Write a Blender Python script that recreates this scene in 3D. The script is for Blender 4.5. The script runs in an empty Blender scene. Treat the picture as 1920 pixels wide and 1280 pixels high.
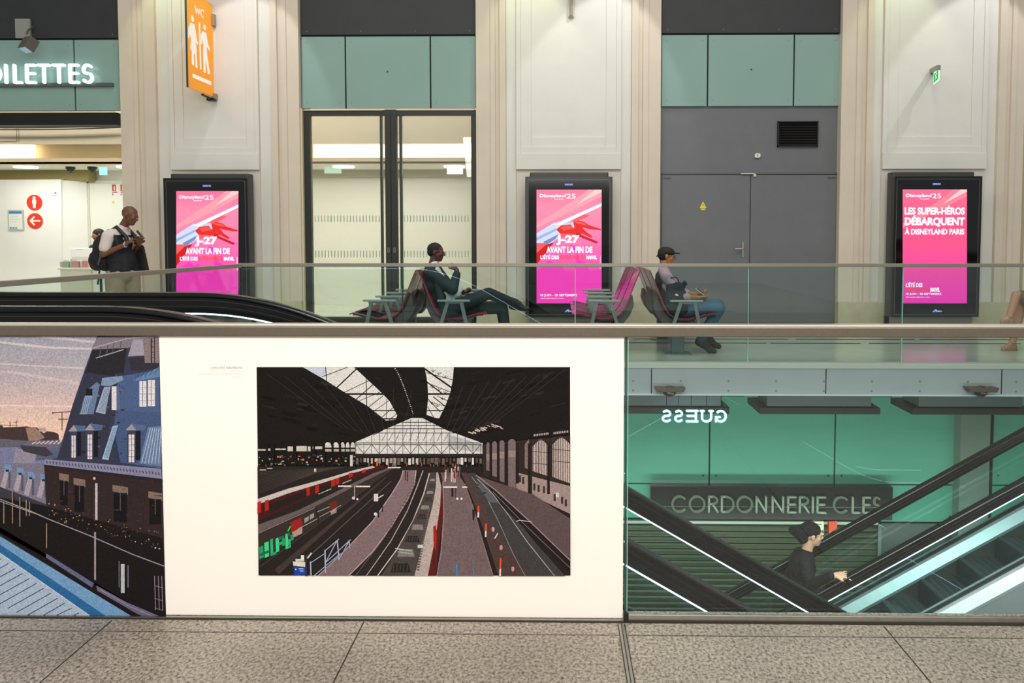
import bpy, bmesh, math, random
from mathutils import Vector, Matrix, Euler

# ------------------------------------------------------------------ camera, world, exposure
S = bpy.context.scene
C = S.collection
F, CX, CY = 1420.0, 1024.0, 509.0            # focal length and principal point (pixels of a 1920 x 1280 frame)
CAM_Z = 1.414
PITCH, YAW = math.radians(2.7), math.radians(0.85)
cam_data = bpy.data.cameras.new('camera')
cam = bpy.data.objects.new('camera', cam_data); C.objects.link(cam)
cam.location = (0, 0, CAM_Z)
cam.rotation_euler = (math.pi/2 - PITCH, 0, YAW)
cam_data.sensor_fit = 'HORIZONTAL'; cam_data.sensor_width = 36
cam_data.lens = F/1920*36
cam_data.shift_x = -(CX-960)/1920
cam_data.shift_y = (CY-640)/1920
cam_data.clip_start = 0.05; cam_data.clip_end = 200
S.camera = cam
S.view_settings.view_transform = 'Standard'
S.view_settings.look = 'None'
S.view_settings.exposure = 0.0
S.view_settings.gamma = 1.0
S.view_settings.use_curve_mapping = False
S.cycles.max_bounces = 8
S.cycles.transparent_max_bounces = 24
S.cycles.sample_clamp_indirect = 6
S.cycles.use_denoising = True
S.cycles.caustics_reflective = False

world = bpy.data.worlds.new('world'); S.world = world
world.use_nodes = True
world.node_tree.nodes['Background'].inputs[0].default_value = (0.93, 0.97, 1.0, 1)
world.node_tree.nodes['Background'].inputs[1].default_value = 0.36

def area(name, loc, target, sx, sy, power, col):
    l = bpy.data.lights.new(name, 'AREA'); l.shape = 'RECTANGLE'; l.size = sx; l.size_y = sy
    l.energy = power; l.color = col
    o = bpy.data.objects.new(name, l); C.objects.link(o); o.location = loc
    o.rotation_euler = (Vector(target)-Vector(loc)).to_track_quat('-Z', 'Y').to_euler()
    return o
def spot(name, loc, target, power, col, ang, blend, rad):
    l = bpy.data.lights.new(name, 'SPOT'); l.energy = power; l.color = col
    l.spot_size = math.radians(ang); l.spot_blend = blend; l.shadow_soft_size = rad
    o = bpy.data.objects.new(name, l); C.objects.link(o); o.location = loc
    o.rotation_euler = (Vector(target)-Vector(loc)).to_track_quat('-Z', 'Y').to_euler()
    return o
# unseen fill lights added to brighten the hall: behind the photographer, over the void, over the far walkway, under the far slab
area('hall_fill_walkway', (0.2, -2.6, 4.2), (0.0, 3.2, 0.3), 7.0, 1.6, 490, (1.0, 0.955, 0.90))
area('hall_fill_void', (0, 6.0, 7.5), (0, 6.5, 0), 9, 3, 150, (0.93, 0.97, 1.0))
area('hall_fill_far', (0, 6.2, 7.4), (0, 10.8, 0.6), 15, 2.5, 255, (1.0, 0.93, 0.84))
area('lower_fill', (3.0, 9.0, -0.95), (3.0, 11.5, -3.4), 9, 0.3, 9, (0.92, 1.0, 0.93))
area('lower_floor_fill', (3.0, 5.9, -0.8), (3.0, 8.5, -5.4), 8, 0.5, 110, (0.95, 1.0, 1.0))
area('lower_wall_fill', (3.4, 10.0, -3.7), (3.4, 11.5, -2.3), 9, 0.25, 95, (0.90, 1.0, 0.90))  # unseen low fill, added so the green wall brightens towards its bottom
# two spotlights over each pillar: a dim greenish one at its left, a bright white one at its right
for _px in (-434.0, 229.0, 893.0, 1575.0):
    _x = (_px-1045)/118.0
    spot('pillar_spot_green', (_x+.80, 11.25, 6.0), (_x+.84, 11.90, 4.5), 40, (0.84, 1.0, 0.55), 62, .5, .03)
    spot('pillar_spot_white', (_x+2.33, 10.55, 6.2), (_x+2.08, 11.55, 4.42), 92, (0.97, 0.98, 1.0), 54, .25, .03)

# ------------------------------------------------------------------ helpers
def W(x, y, Y):
    """world point on the plane at depth Y seen at photograph pixel x, y"""
    d = Euler((math.pi/2 - PITCH, 0, YAW)).to_matrix() @ Vector(((x-CX)/F, -(y-CY)/F, -1))
    t = Y/d.y
    return Vector((t*d.x, Y, CAM_Z + t*d.z))
def X_(x, Y, y=560): return W(x, y, Y).x
def Z_(y, Y, x=1045): return W(x, y, Y).z

def lin(c):
    r = []
    for v in c[:3]:
        v = v/255.0
        r.append(v/12.92 if v <= 0.04045 else ((v+0.055)/1.055)**2.4)
    return tuple(r)

_mats = {}
def mat(name, rgb, rough=0.5, metal=0.0, spec=0.5, noise=0.0, nscale=8, bump=0.0, bscale=60, coat=0.0, emit=None, estr=0.0):
    if name in _mats: return _mats[name]
    m = bpy.data.materials.new(name); m.use_nodes = True
    nt = m.node_tree; b = nt.nodes['Principled BSDF']
    c = lin(rgb)
    b.inputs['Base Color'].default_value = (*c, 1)
    b.inputs['Roughness'].default_value = rough
    b.inputs['Metallic'].default_value = metal
    b.inputs['Specular IOR Level'].default_value = spec
    b.inputs['Coat Weight'].default_value = coat
    tc = nt.nodes.new('ShaderNodeTexCoord')
    if noise > 0:
        n = nt.nodes.new('ShaderNodeTexNoise'); n.inputs['Scale'].default_value = nscale; n.inputs['Detail'].default_value = 6
        nt.links.new(tc.outputs['Object'], n.inputs['Vector'])
        r = nt.nodes.new('ShaderNodeMapRange')
        r.inputs['From Min'].default_value = 0.3; r.inputs['From Max'].default_value = 0.7
        r.inputs['To Min'].default_value = 1-noise; r.inputs['To Max'].default_value = 1+noise*0.6
        nt.links.new(n.outputs['Fac'], r.inputs['Value'])
        mx = nt.nodes.new('ShaderNodeMix'); mx.data_type = 'RGBA'; mx.blend_type = 'MULTIPLY'
        mx.inputs['Factor'].default_value = 1; mx.inputs['A'].default_value = (*c, 1)
        nt.links.new(r.outputs['Result'], mx.inputs['B'])
        nt.links.new(mx.outputs['Result'], b.inputs['Base Color'])
    if bump > 0:
        n2 = nt.nodes.new('ShaderNodeTexNoise'); n2.inputs['Scale'].default_value = bscale; n2.inputs['Detail'].default_value = 4
        nt.links.new(tc.outputs['Object'], n2.inputs['Vector'])
        bp = nt.nodes.new('ShaderNodeBump'); bp.inputs['Strength'].default_value = bump; bp.inputs['Distance'].default_value = 0.01
        nt.links.new(n2.outputs['Fac'], bp.inputs['Height']); nt.links.new(bp.outputs['Normal'], b.inputs['Normal'])
    if emit:
        b.inputs['Emission Color'].default_value = (*lin(emit), 1); b.inputs['Emission Strength'].default_value = estr
    _mats[name] = m
    return m

def glass(name, tint, refl=1.0, rough=0.0, haze=0.0):
    """thin architectural glass: tinted straight-through light plus a Fresnel reflection"""
    if name in _mats: return _mats[name]
    m = bpy.data.materials.new(name); m.use_nodes = True
    nt = m.node_tree; nt.nodes.clear()
    out = nt.nodes.new('ShaderNodeOutputMaterial')
    tr = nt.nodes.new('ShaderNodeBsdfTransparent'); tr.inputs[0].default_value = (*tint, 1)
    gl = nt.nodes.new('ShaderNodeBsdfGlossy'); gl.inputs['Roughness'].default_value = rough
    fr = nt.nodes.new('ShaderNodeFresnel'); fr.inputs['IOR'].default_value = 1.5
    mu = nt.nodes.new('ShaderNodeMath'); mu.operation = 'MULTIPLY'; mu.inputs[1].default_value = refl; mu.use_clamp = True
    mx = nt.nodes.new('ShaderNodeMixShader')
    geo = nt.nodes.new('ShaderNodeNewGeometry'); io = nt.nodes.new('ShaderNodeMapRange')   # same Fresnel from either side of the sheet
    io.inputs['To Min'].default_value = 1.5; io.inputs['To Max'].default_value = 1/1.5
    nt.links.new(geo.outputs['Backfacing'], io.inputs['Value']); nt.links.new(io.outputs['Result'], fr.inputs['IOR'])
    nt.links.new(fr.outputs[0], mu.inputs[0]); nt.links.new(mu.outputs[0], mx.inputs[0])
    nt.links.new(tr.outputs[0], mx.inputs[1]); nt.links.new(gl.outputs[0], mx.inputs[2])
    last = mx
    if haze > 0:
        df = nt.nodes.new('ShaderNodeBsdfDiffuse'); df.inputs[0].default_value = (0.75, 0.78, 0.74, 1)
        tl = nt.nodes.new('ShaderNodeBsdfTranslucent'); tl.inputs[0].default_value = (0.8, 0.85, 0.8, 1)
        ad = nt.nodes.new('ShaderNodeMixShader'); ad.inputs[0].default_value = 0.5
        nt.links.new(df.outputs[0], ad.inputs[1]); nt.links.new(tl.outputs[0], ad.inputs[2])
        m2 = nt.nodes.new('ShaderNodeMixShader'); m2.inputs[0].default_value = haze
        nt.links.new(mx.outputs[0], m2.inputs[1]); nt.links.new(ad.outputs[0], m2.inputs[2]); last = m2
    nt.links.new(last.outputs[0], out.inputs[0])
    _mats[name] = m
    return m

def emis(name, rgb, strength=1.0):
    if name in _mats: return _mats[name]
    m = bpy.data.materials.new(name); m.use_nodes = True
    nt = m.node_tree; nt.nodes.clear()
    out = nt.nodes.new('ShaderNodeOutputMaterial'); e = nt.nodes.new('ShaderNodeEmission')
    e.inputs[0].default_value = (*lin(rgb), 1); e.inputs[1].default_value = strength
    nt.links.new(e.outputs[0], out.inputs[0]); _mats[name] = m
    return m

def rootloc(p):
    v = Vector((0, 0, 0))
    while p is not None:
        v = v + Vector(p.location); p = p.parent
    return v

def tag(o, label=None, cat=None, group=None, kind=None):
    if label: o['label'] = label
    if cat: o['category'] = cat
    if group: o['group'] = group
    if kind: o['kind'] = kind
    return o
def thing(name, loc, label, cat, group=None):
    o = bpy.data.objects.new(name, None); C.objects.link(o); o.location = loc
    o.empty_display_size = 0.1
    return tag(o, label, cat, group)

def finish(name, me, m, parent=None, loc=None, smooth=None):
    """me holds world coordinates; the object gets its origin at the parent's root (or at loc)"""
    o = bpy.data.objects.new(name, me); C.objects.link(o)
    if m is not None and not me.materials:
        for q in (m if isinstance(m, (list, tuple)) else [m]): me.materials.append(q)
    if parent is not None:
        off = rootloc(parent); o.parent = parent
    else:
        off = Vector(loc) if loc is not None else Vector((0, 0, 0)); o.location = off
    if off.length > 0: me.transform(Matrix.Translation(-off))
    if smooth is not None:
        for p in me.polygons: p.use_smooth = True
        if smooth < 180:
            try: me.set_sharp_from_angle(angle=math.radians(smooth))
            except Exception: pass
    me.update()
    return o

class MB:
    def __init__(s): s.v = []; s.f = []; s.mi = []; s.cur = 0
    def add(s, vs, fs):
        n = len(s.v); s.v += [tuple(a) for a in vs]
        for f in fs: s.f.append([n+i for i in f]); s.mi.append(s.cur)
        return s
    def box(s, x0, x1, y0, y1, z0, z1):
        if x0 > x1: x0, x1 = x1, x0
        if y0 > y1: y0, y1 = y1, y0
        if z0 > z1: z0, z1 = z1, z0
        return s.add([(x0,y0,z0),(x1,y0,z0),(x1,y1,z0),(x0,y1,z0),(x0,y0,z1),(x1,y0,z1),(x1,y1,z1),(x0,y1,z1)],
              [(0,3,2,1),(4,5,6,7),(0,1,5,4),(1,2,6,5),(2,3,7,6),(3,0,4,7)])
    def prism(s, poly, a, b, ax='y'):
        """poly: 2-D outline, extruded from a to b along ax. ax y: (x,z); x: (y,z); z: (x,y)"""
        def p3(p, t):
            return (p[0], t, p[1]) if ax == 'y' else ((t, p[0], p[1]) if ax == 'x' else (p[0], p[1], t))
        n = len(poly)
        vs = [p3(p, a) for p in poly] + [p3(p, b) for p in poly]
        fs = [tuple(range(n)), tuple(range(2*n-1, n-1, -1))] + [(i, i+n, (i+1) % n+n, (i+1) % n) for i in range(n)]
        return s.add(vs, fs)
    def tube(s, pts, r, seg=10, cap=True):
        pts = [Vector(p) for p in pts]; rr = r if isinstance(r, (list, tuple)) else [r]*len(pts)
        rings = []
        up = None
        for i, p in enumerate(pts):
            d = (pts[min(i+1, len(pts)-1)]-pts[max(i-1, 0)]).normalized()
            if up is None:
                up = Vector((0, 0, 1)) if abs(d.z) < 0.9 else Vector((1, 0, 0))
            a = d.cross(up).normalized(); b = a.cross(d).normalized(); up = b
            rings.append([p + a*math.cos(2*math.pi*k/seg)*rr[i] + b*math.sin(2*math.pi*k/seg)*rr[i] for k in range(seg)])
        vs = [q for g in rings for q in g]; fs = []
        for i in range(len(rings)-1):
            for k in range(seg):
                fs.append((i*seg+k, i*seg+(k+1) % seg, (i+1)*seg+(k+1) % seg, (i+1)*seg+k))
        if cap: fs += [tuple(range(seg-1, -1, -1)), tuple((len(rings)-1)*seg+k for k in range(seg))]
        return s.add(vs, fs)
    def disc(s, c, r, y0, y1, seg=32):
        return s.prism([(c[0]+r*math.cos(2*math.pi*k/seg), c[1]+r*math.sin(2*math.pi*k/seg)) for k in range(seg)], y0, y1)
    def lathe(s, c, prof, seg=24):
        vs = []; fs = []
        for (r, z) in prof:
            vs += [(c[0]+r*math.cos(2*math.pi*k/seg), c[1]+r*math.sin(2*math.pi*k/seg), c[2]+z) for k in range(seg)]
        for i in range(len(prof)-1):
            for k in range(seg):
                fs.append((i*seg+k, i*seg+(k+1) % seg, (i+1)*seg+(k+1) % seg, (i+1)*seg+k))
        fs += [tuple(range(seg-1, -1, -1)), tuple((len(prof)-1)*seg+k for k in range(seg))]
        return s.add(vs, fs)
    def ell(s, c, r, seg=16):
        vs = []; fs = []; n = seg//2
        for i in range(n+1):
            t = math.pi*i/n
            for k in range(seg):
                a = 2*math.pi*k/seg
                vs.append((c[0]+r[0]*math.sin(t)*math.cos(a), c[1]+r[1]*math.sin(t)*math.sin(a), c[2]+r[2]*math.cos(t)))
        for i in range(n):
            for k in range(seg):
                fs.append((i*seg+k, i*seg+(k+1) % seg, (i+1)*seg+(k+1) % seg, (i+1)*seg+k))
        return s.add(vs, fs)
    def mesh(s, name, bevel=0.0, weld=False, mats=None):
        me = bpy.data.meshes.new(name); me.from_pydata(s.v, [], s.f)
        if mats:
            for q in mats: me.materials.append(q)
            me.polygons.foreach_set('material_index', s.mi)
        bm = bmesh.new(); bm.from_mesh(me)
        if weld: bmesh.ops.remove_doubles(bm, verts=bm.verts, dist=1e-5)
        bmesh.ops.recalc_face_normals(bm, faces=bm.faces)
        if bevel > 0:
            es = [e for e in bm.edges if len(e.link_faces) == 2 and e.calc_face_angle(0) > 0.6]
            bmesh.ops.bevel(bm, geom=es, offset=bevel, segments=2, affect='EDGES', profile=0.5)
        bm.to_mesh(me); bm.free()
        return me
    def build(s, name, m, parent=None, loc=None, bevel=0.0, smooth=None, weld=False):
        mats = m if isinstance(m, (list, tuple)) else None
        return finish(name, s.mesh(name, bevel, weld, mats), m, parent, loc, smooth)

def struct(o): o['kind'] = 'structure'; return o
def box(name, b, m, parent=None, loc=None, bevel=0.0): return MB().box(*b).build(name, m, parent, loc, bevel)

# flat printed / displayed pictures: coloured polygons on thin layers of one mesh, given in photograph pixels on a plane
class Art:
    def __init__(s, Y, step=0.00008, side=-1): s.Y = Y; s.L = 0; s.step = step; s.side = side; s.v = []; s.f = []; s.c = []
    def layer(s, n=1): s.L += n
    def poly(s, pts, col, col2=None):
        """col2: colours per point instead of one colour"""
        n = len(s.v); y = s.Y + s.side*s.L*s.step; s.Y0 = s.Y; s.L += .08
        for p in pts:
            w = W(p[0], p[1], s.Y); s.v.append((w.x, y, w.z))
        s.f.append(list(range(n, n+len(pts)))); s.c.append([lin(k) for k in (col2 or [col]*len(pts))])
    def rect(s, x0, y0, x1, y1, col): s.poly([(x0,y0),(x1,y0),(x1,y1),(x0,y1)], col)
    def vgrad(s, x0, y0, x1, y1, ca, cb): s.poly([(x0,y0),(x1,y0),(x1,y1),(x0,y1)], None, [ca, ca, cb, cb])
    def line(s, a, b, w, col, w2=None):
        w2 = w if w2 is None else w2
        dx, dy = b[0]-a[0], b[1]-a[1]; L = math.hypot(dx, dy) or 1; nx, ny = -dy/L/2, dx/L/2
        s.poly([(a[0]+nx*w, a[1]+ny*w), (b[0]+nx*w2, b[1]+ny*w2), (b[0]-nx*w2, b[1]-ny*w2), (a[0]-nx*w, a[1]-ny*w)], col)
    def pline(s, pts, w, col):
        for i in range(len(pts)-1): s.line(pts[i], pts[i+1], w, col)
    def disc(s, x, y, r, col, seg=20, ry=None):
        ry = ry or r
        s.poly([(x+r*math.cos(2*math.pi*k/seg), y+ry*math.sin(2*math.pi*k/seg)) for k in range(seg)], col)
    def build(s, name, m, parent):
        me = bpy.data.meshes.new(name); me.from_pydata(s.v, [], s.f)
        ca = me.color_attributes.new('ink', 'FLOAT_COLOR', 'CORNER')
        i = 0
        for c in s.c:
            for q in c: ca.data[i].color = (*q, 1); i += 1
        # all faces look towards -Y
        for p in me.polygons:
            if p.normal.y > 0: p.flip() if hasattr(p, 'flip') else None
        return finish(name, me, m, parent)

def ink_mat(name, emission=0.0, noise=0.15, nscale=220, rough=0.35):
    m = bpy.data.materials.new(name); m.use_nodes = True; nt = m.node_tree; b = nt.nodes['Principled BSDF']
    at = nt.nodes.new('ShaderNodeAttribute'); at.attribute_name = 'ink'
    tc = nt.nodes.new('ShaderNodeTexCoord'); n = nt.nodes.new('ShaderNodeTexNoise')
    n.inputs['Scale'].default_value = nscale; n.inputs['Detail'].default_value = 5
    nt.links.new(tc.outputs['Object'], n.inputs['Vector'])
    r = nt.nodes.new('ShaderNodeMapRange'); r.inputs['From Min'].default_value = 0.3; r.inputs['From Max'].default_value = 0.7
    r.inputs['To Min'].default_value = 1-noise; r.inputs['To Max'].default_value = 1+noise
    nt.links.new(n.outputs['Fac'], r.inputs['Value'])
    mx = nt.nodes.new('ShaderNodeMix'); mx.data_type = 'RGBA'; mx.blend_type = 'MULTIPLY'; mx.inputs['Factor'].default_value = 1
    nt.links.new(at.outputs['Color'], mx.inputs['A']); nt.links.new(r.outputs['Result'], mx.inputs['B'])
    b.inputs['Roughness'].default_value = rough; b.inputs['Specular IOR Level'].default_value = .18
    if emission > 0:
        b.inputs['Base Color'].default_value = (0.01, 0.01, 0.01, 1)
        nt.links.new(mx.outputs['Result'], b.inputs['Emission Color']); b.inputs['Emission Strength'].default_value = emission
    else:
        nt.links.new(mx.outputs['Result'], b.inputs['Base Color'])
    return m

# ---- lettering
def text(name, body, px, Y, m, parent, bold=0.0, depth=0.002, flip=False, loc=None):
    """lettering fitted to the pixel box px=(x0,y0,x1,y1) on the plane Y, standing proud towards -Y"""
    cu = bpy.data.curves.new(name, 'FONT'); cu.body = body; cu.size = 1; cu.offset = bold; cu.resolution_u = 3
    ob = bpy.data.objects.new(name, cu); C.objects.link(ob)
    dg = bpy.context.evaluated_depsgraph_get()
    me = bpy.data.meshes.new_from_object(ob.evaluated_get(dg), depsgraph=dg)
    bpy.data.objects.remove(ob); bpy.data.curves.remove(cu)
    xs = [v.co.x for v in me.vertices]; ys = [v.co.y for v in me.vertices]
    if not xs: return None
    a = W(px[0], px[3], Y); b = W(px[2], px[1], Y)
    sx = (b.x-a.x)/(max(xs)-min(xs)); sz = (b.z-a.z)/(max(ys)-min(ys))
    x0, y0 = min(xs), min(ys)
    bm = bmesh.new(); bm.from_mesh(me)
    bmesh.ops.remove_doubles(bm, verts=bm.verts, dist=1e-5)
    for v in bm.verts: v.co = Vector((a.x+(v.co.x-x0)*sx, Y, a.z+(v.co.y-y0)*sz))
    r = bmesh.ops.extrude_face_region(bm, geom=bm.faces[:])
    for g in r['geom']:
        if isinstance(g, bmesh.types.BMVert): g.co.y -= depth
    bmesh.ops.recalc_face_normals(bm, faces=bm.faces)
    bm.to_mesh(me); bm.free(); me.materials.clear()
    return finish(name, me, m, parent, loc)

def arc(cx, cy, rx, ry, a0, a1, n=14):
    return [(cx+rx*math.cos(math.radians(a0+(a1-a0)*i/n)), cy+ry*math.sin(math.radians(a0+(a1-a0)*i/n))) for i in range(n+1)]
GLY = {   # strokes in a box of height 1: (width, [polylines])
 'C': (0.92, [arc(0.5, 0.5, 0.5, 0.5, 48, 312, 24)]), 'O': (1.0, [arc(0.5, 0.5, 0.5, 0.5, 0, 360, 32)]),
 'R': (0.55, [[(0, 0), (0, 1), (0.25, 1)] + arc(0.25, 0.76, 0.26, 0.24, 90, -90, 10) + [(0, 0.52)], [(0.22, 0.52), (0.55, 0)]]),
 'D': (0.78, [[(0, 0), (0, 1), (0.28, 1)] + arc(0.28, 0.5, 0.48, 0.5, 90, -90, 16) + [(0, 0)]]),
 'N': (0.68, [[(0, 0), (0, 1), (0.68, 0), (0.68, 1)]]), 'E': (0.5, [[(0.5, 1), (0, 1), (0, 0), (0.5, 0)], [(0, 0.52), (0.46, 0.52)]]),
 'I': (0.0, [[(0, 0), (0, 1)]]), 'L': (0.45, [[(0, 1), (0, 0), (0.45, 0)]]),
 'T': (0.62, [[(0, 1), (0.62, 1)], [(0.31, 1), (0.31, 0)]]),
 'S': (0.5, [arc(0.25, 0.74, 0.24, 0.26, 40, 250, 12)[:-1] + arc(0.25, 0.26, 0.25, 0.26, 80, -150, 14)]),
 'U': (0.7, [[(0, 1), (0, 0.34)] + arc(0.35, 0.34, 0.35, 0.34, 180, 360, 14) + [(0.7, 1)], [(-0.12, 1), (0.14, 1)], [(0.56, 1), (0.82, 1)]]),
 'G': (0.85, [arc(0.46, 0.5, 0.46, 0.5, 48, 345, 24), [(0.9, 0.0), (0.9, 0.42), (0.55, 0.42)]]),
}
def stroke(mb, ch, x0, z0, wx, h, t, y0, y1):
    """one letter with left edge x0, base z0, height h, stroke thickness t; wx scales its width"""
    w, lines = GLY[ch]
    for ln in lines:
        p = [(x0+a*wx*h, z0+t/2+b*(h-t)) for a, b in ln]
        for i in range(len(p)-1):
            (ax, az), (bx, bz) = p[i], p[i+1]
            dx, dz = bx-ax, bz-az; L = math.hypot(dx, dz) or 1e-6; nx, nz = -dz/L*t/2, dx/L*t/2
            mb.prism([(ax+nx, az+nz), (bx+nx, bz+nz), (bx-nx, bz-nz), (ax-nx, az-nz)], y0, y1)
        for q in p: mb.disc(q, t/2, y0, y1, 8)

# ---- smooth bodies: overlapping capsules and ellipsoids fused into one surface
def _ico(bm, c, r, rot=None, sub=2):
    g = bmesh.ops.create_icosphere(bm, subdivisions=sub, radius=1.0)
    Mx = Matrix.Translation(Vector(c)) @ (rot.to_4x4() if rot is not None else Matrix.Identity(4)) @ Matrix.Diagonal((r[0], r[1], r[2], 1))
    bmesh.ops.transform(bm, matrix=Mx, verts=g['verts'])
def blob(name, shapes, m, parent, voxel=0.008, it=3, fac=0.5):
    """shapes: ('c', p0, p1, r0, r1) capsule; ('e', centre, radii[, rotation matrix]) ellipsoid; ('b', x0,x1,y0,y1,z0,z1)"""
    bm = bmesh.new()
    for s in shapes:
        if s[0] == 'e': _ico(bm, s[1], s[2], s[3] if len(s) > 3 else None)
        elif s[0] == 'c':
            p, q, r0, r1 = Vector(s[1]), Vector(s[2]), s[3], s[4]
            sub = 2 if max(r0, r1) > 0.03 else 1
            _ico(bm, p, (r0,)*3, None, sub); _ico(bm, q, (r1,)*3, None, sub)
            d = q-p
            if d.length > 1e-4:
                g = bmesh.ops.create_cone(bm, cap_ends=True, segments=14, radius1=r0, radius2=r1, depth=d.length)
                bmesh.ops.transform(bm, matrix=Matrix.Translation((p+q)/2) @ d.to_track_quat('Z', 'Y').to_matrix().to_4x4(), verts=g['verts'])
    me = bpy.data.meshes.new(name); bm.to_mesh(me); bm.free()
    ob = bpy.data.objects.new(name, me); C.objects.link(ob)
    r = ob.modifiers.new('r', 'REMESH'); r.mode = 'VOXEL'; r.voxel_size = voxel
    sm = ob.modifiers.new('s', 'SMOOTH'); sm.iterations = it; sm.factor = fac
    dg = bpy.context.evaluated_depsgraph_get()
    out = bpy.data.meshes.new_from_object(ob.evaluated_get(dg), depsgraph=dg)
    bpy.data.objects.remove(ob); bpy.data.meshes.remove(me)
    out.name = name; out.materials.clear()
    return finish(name, out, m, parent, smooth=180)
# ------------------------------------------------------------------ materials of the place
YN, YF, YW = 2.74, 8.40, 12.03
def granite():
    m = bpy.data.materials.new('granite'); m.use_nodes = True; nt = m.node_tree; b = nt.nodes['Principled BSDF']; L = nt.links.new
    tc = nt.nodes.new('ShaderNodeTexCoord')
    mp = nt.nodes.new('ShaderNodeMapping'); mp.inputs['Scale'].default_value = (1, 0.8, 1); L(tc.outputs['Object'], mp.inputs[0])
    n = nt.nodes.new('ShaderNodeTexNoise'); n.inputs['Scale'].default_value = 95; n.inputs['Detail'].default_value = 5; n.inputs['Roughness'].default_value = 0.7
    L(mp.outputs[0], n.inputs['Vector'])
    r = nt.nodes.new('ShaderNodeValToRGB'); e = r.color_ramp
    e.elements[0].position = 0.30; e.elements[0].color = (*lin((48, 42, 36)), 1)
    e.elements[1].position = 0.64; e.elements[1].color = (*lin((196, 184, 168)), 1)
    q = e.elements.new(0.42); q.color = (*lin((118, 108, 96)), 1)
    q = e.elements.new(0.49); q.color = (*lin((160, 149, 134)), 1)
    L(n.outputs['Fac'], r.inputs[0])
    n2 = nt.nodes.new('ShaderNodeTexNoise'); n2.inputs['Scale'].default_value = 2.2; n2.inputs['Detail'].default_value = 4; L(tc.outputs['Object'], n2.inputs['Vector'])
    mr = nt.nodes.new('ShaderNodeMapRange'); mr.inputs['From Min'].default_value = .3; mr.inputs['From Max'].default_value = .7
    mr.inputs['To Min'].default_value = 0.82; mr.inputs['To Max'].default_value = 1.12; L(n2.outputs['Fac'], mr.inputs['Value'])
    mx = nt.nodes.new('ShaderNodeMix'); mx.data_type = 'RGBA'; mx.blend_type = 'MULTIPLY'; mx.inputs['Factor'].default_value = 1
    L(r.outputs[0], mx.inputs['A']); L(mr.outputs[0], mx.inputs['B'])
    L(mx.outputs['Result'], b.inputs['Base Color'])
    b.inputs['Roughness'].default_value = 0.42
    bp = nt.nodes.new('ShaderNodeBump'); bp.inputs['Strength'].default_value = .12; bp.inputs['Distance'].default_value = .003
    L(n.outputs['Fac'], bp.inputs['Height']); L(bp.outputs[0], b.inputs['Normal'])
    return m
GRAN = granite()
M_JOINT = mat('joint_dark', (48, 40, 32), .8)
M_STEEL = mat('brushed_steel', (176, 172, 162), .32, metal=1.0, noise=.08, nscale=40)
M_STEELD = mat('rail_steel', (118, 108, 94), .40, metal=.55, noise=.06, nscale=90)
M_STEELL = mat('rail_steel_light', (212, 204, 188), .30, metal=.5)
M_BLACK = mat('black_metal', (22, 22, 21), .45)
M_FRAME = mat('black_door_frame', (40, 41, 36), .5)
M_PLASTER = mat('cream_plaster', (216, 203, 184), .75, noise=.035, nscale=3, bump=.04, bscale=18)
M_PLASTERW = mat('white_plaster', (222, 219, 210), .72, noise=.03, nscale=3, bump=.03, bscale=18)
M_PLINTH = mat('stained_plinth', (196, 186, 158), .8, noise=.10, nscale=6)
M_DKPANEL = mat('charcoal_panel', (46, 48, 49), .6, noise=.10, nscale=5)
M_GRDOOR = mat('grey_painted_metal', (108, 109, 112), .5, noise=.05, nscale=5)
M_GPANEL = mat('pale_green_glass_panel', (142, 172, 162), .12, spec=.6, noise=.03, nscale=1.5)
M_TGREEN = mat('teal_glass_cladding', (100, 172, 150), .015, spec=.9, coat=.0, noise=.04, nscale=1.2)
M_SCREW = mat('screw_grey', (110, 120, 114), .5)
M_WHITE = mat('white_paint', (236, 236, 230), .55, noise=.02, nscale=2)
M_OLIVE = mat('olive_soffit', (150, 138, 88), .7)
G_NEAR = glass('near_glass', (.925, .985, .975), .95)
G_FAR = glass('far_glass', (.91, .975, .95), 1.2)
G_ESC = glass('escalator_glass', (.88, .96, .955), 1.2)
G_DOOR = glass('door_glass', (.98, .985, .965), 1.0, haze=.10)
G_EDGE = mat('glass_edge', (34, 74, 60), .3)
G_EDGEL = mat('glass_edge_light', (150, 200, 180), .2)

# ------------------------------------------------------------------ floors and slabs
M_FARFL = mat('pale_polished_floor', (212, 212, 196), .17, spec=.7, noise=.07, nscale=3)
M_SLAB = mat('slab_concrete', (120, 120, 116), .8)
fl = struct(box('floor', (-7, 6, -6, 2.80, -.40, 0), GRAN))
j = MB()
for px in (222, 687, 1648):
    w = W(px, 1172 if px < 500 else (1178 if px < 1000 else 1185), YN); j.box(w.x-.0022, w.x+.0022, -5, 2.70, 0, .0007)
    if px == 222:
        for k in (1, 2, 3): j.box(w.x-.92*k-.0022, w.x-.92*k+.0022, -5, 2.70, 0, .0007)
yj = 2.625
for y in (yj, yj-.6, yj-1.2, yj-1.8, yj-2.4): j.box(-6.9, 5.9, y-.0016, y+.0016, 0, .0006)
struct(j.build('floor_joint', M_JOINT, fl))
w = W(1165, 1181, 2.70)
sx = MB(); sx.box(w.x-.014, w.x+.014, -5, 2.70, 0, .0012)
s1 = struct(sx.build('floor_expansion_strip', M_STEEL, fl))
sx = MB()
for d in (-.012, .0, .012): sx.box(w.x+d-.0016, w.x+d+.0016, -5, 2.70, .0012, .0022)
struct(sx.build('strip_groove', M_JOINT, s1))

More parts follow.
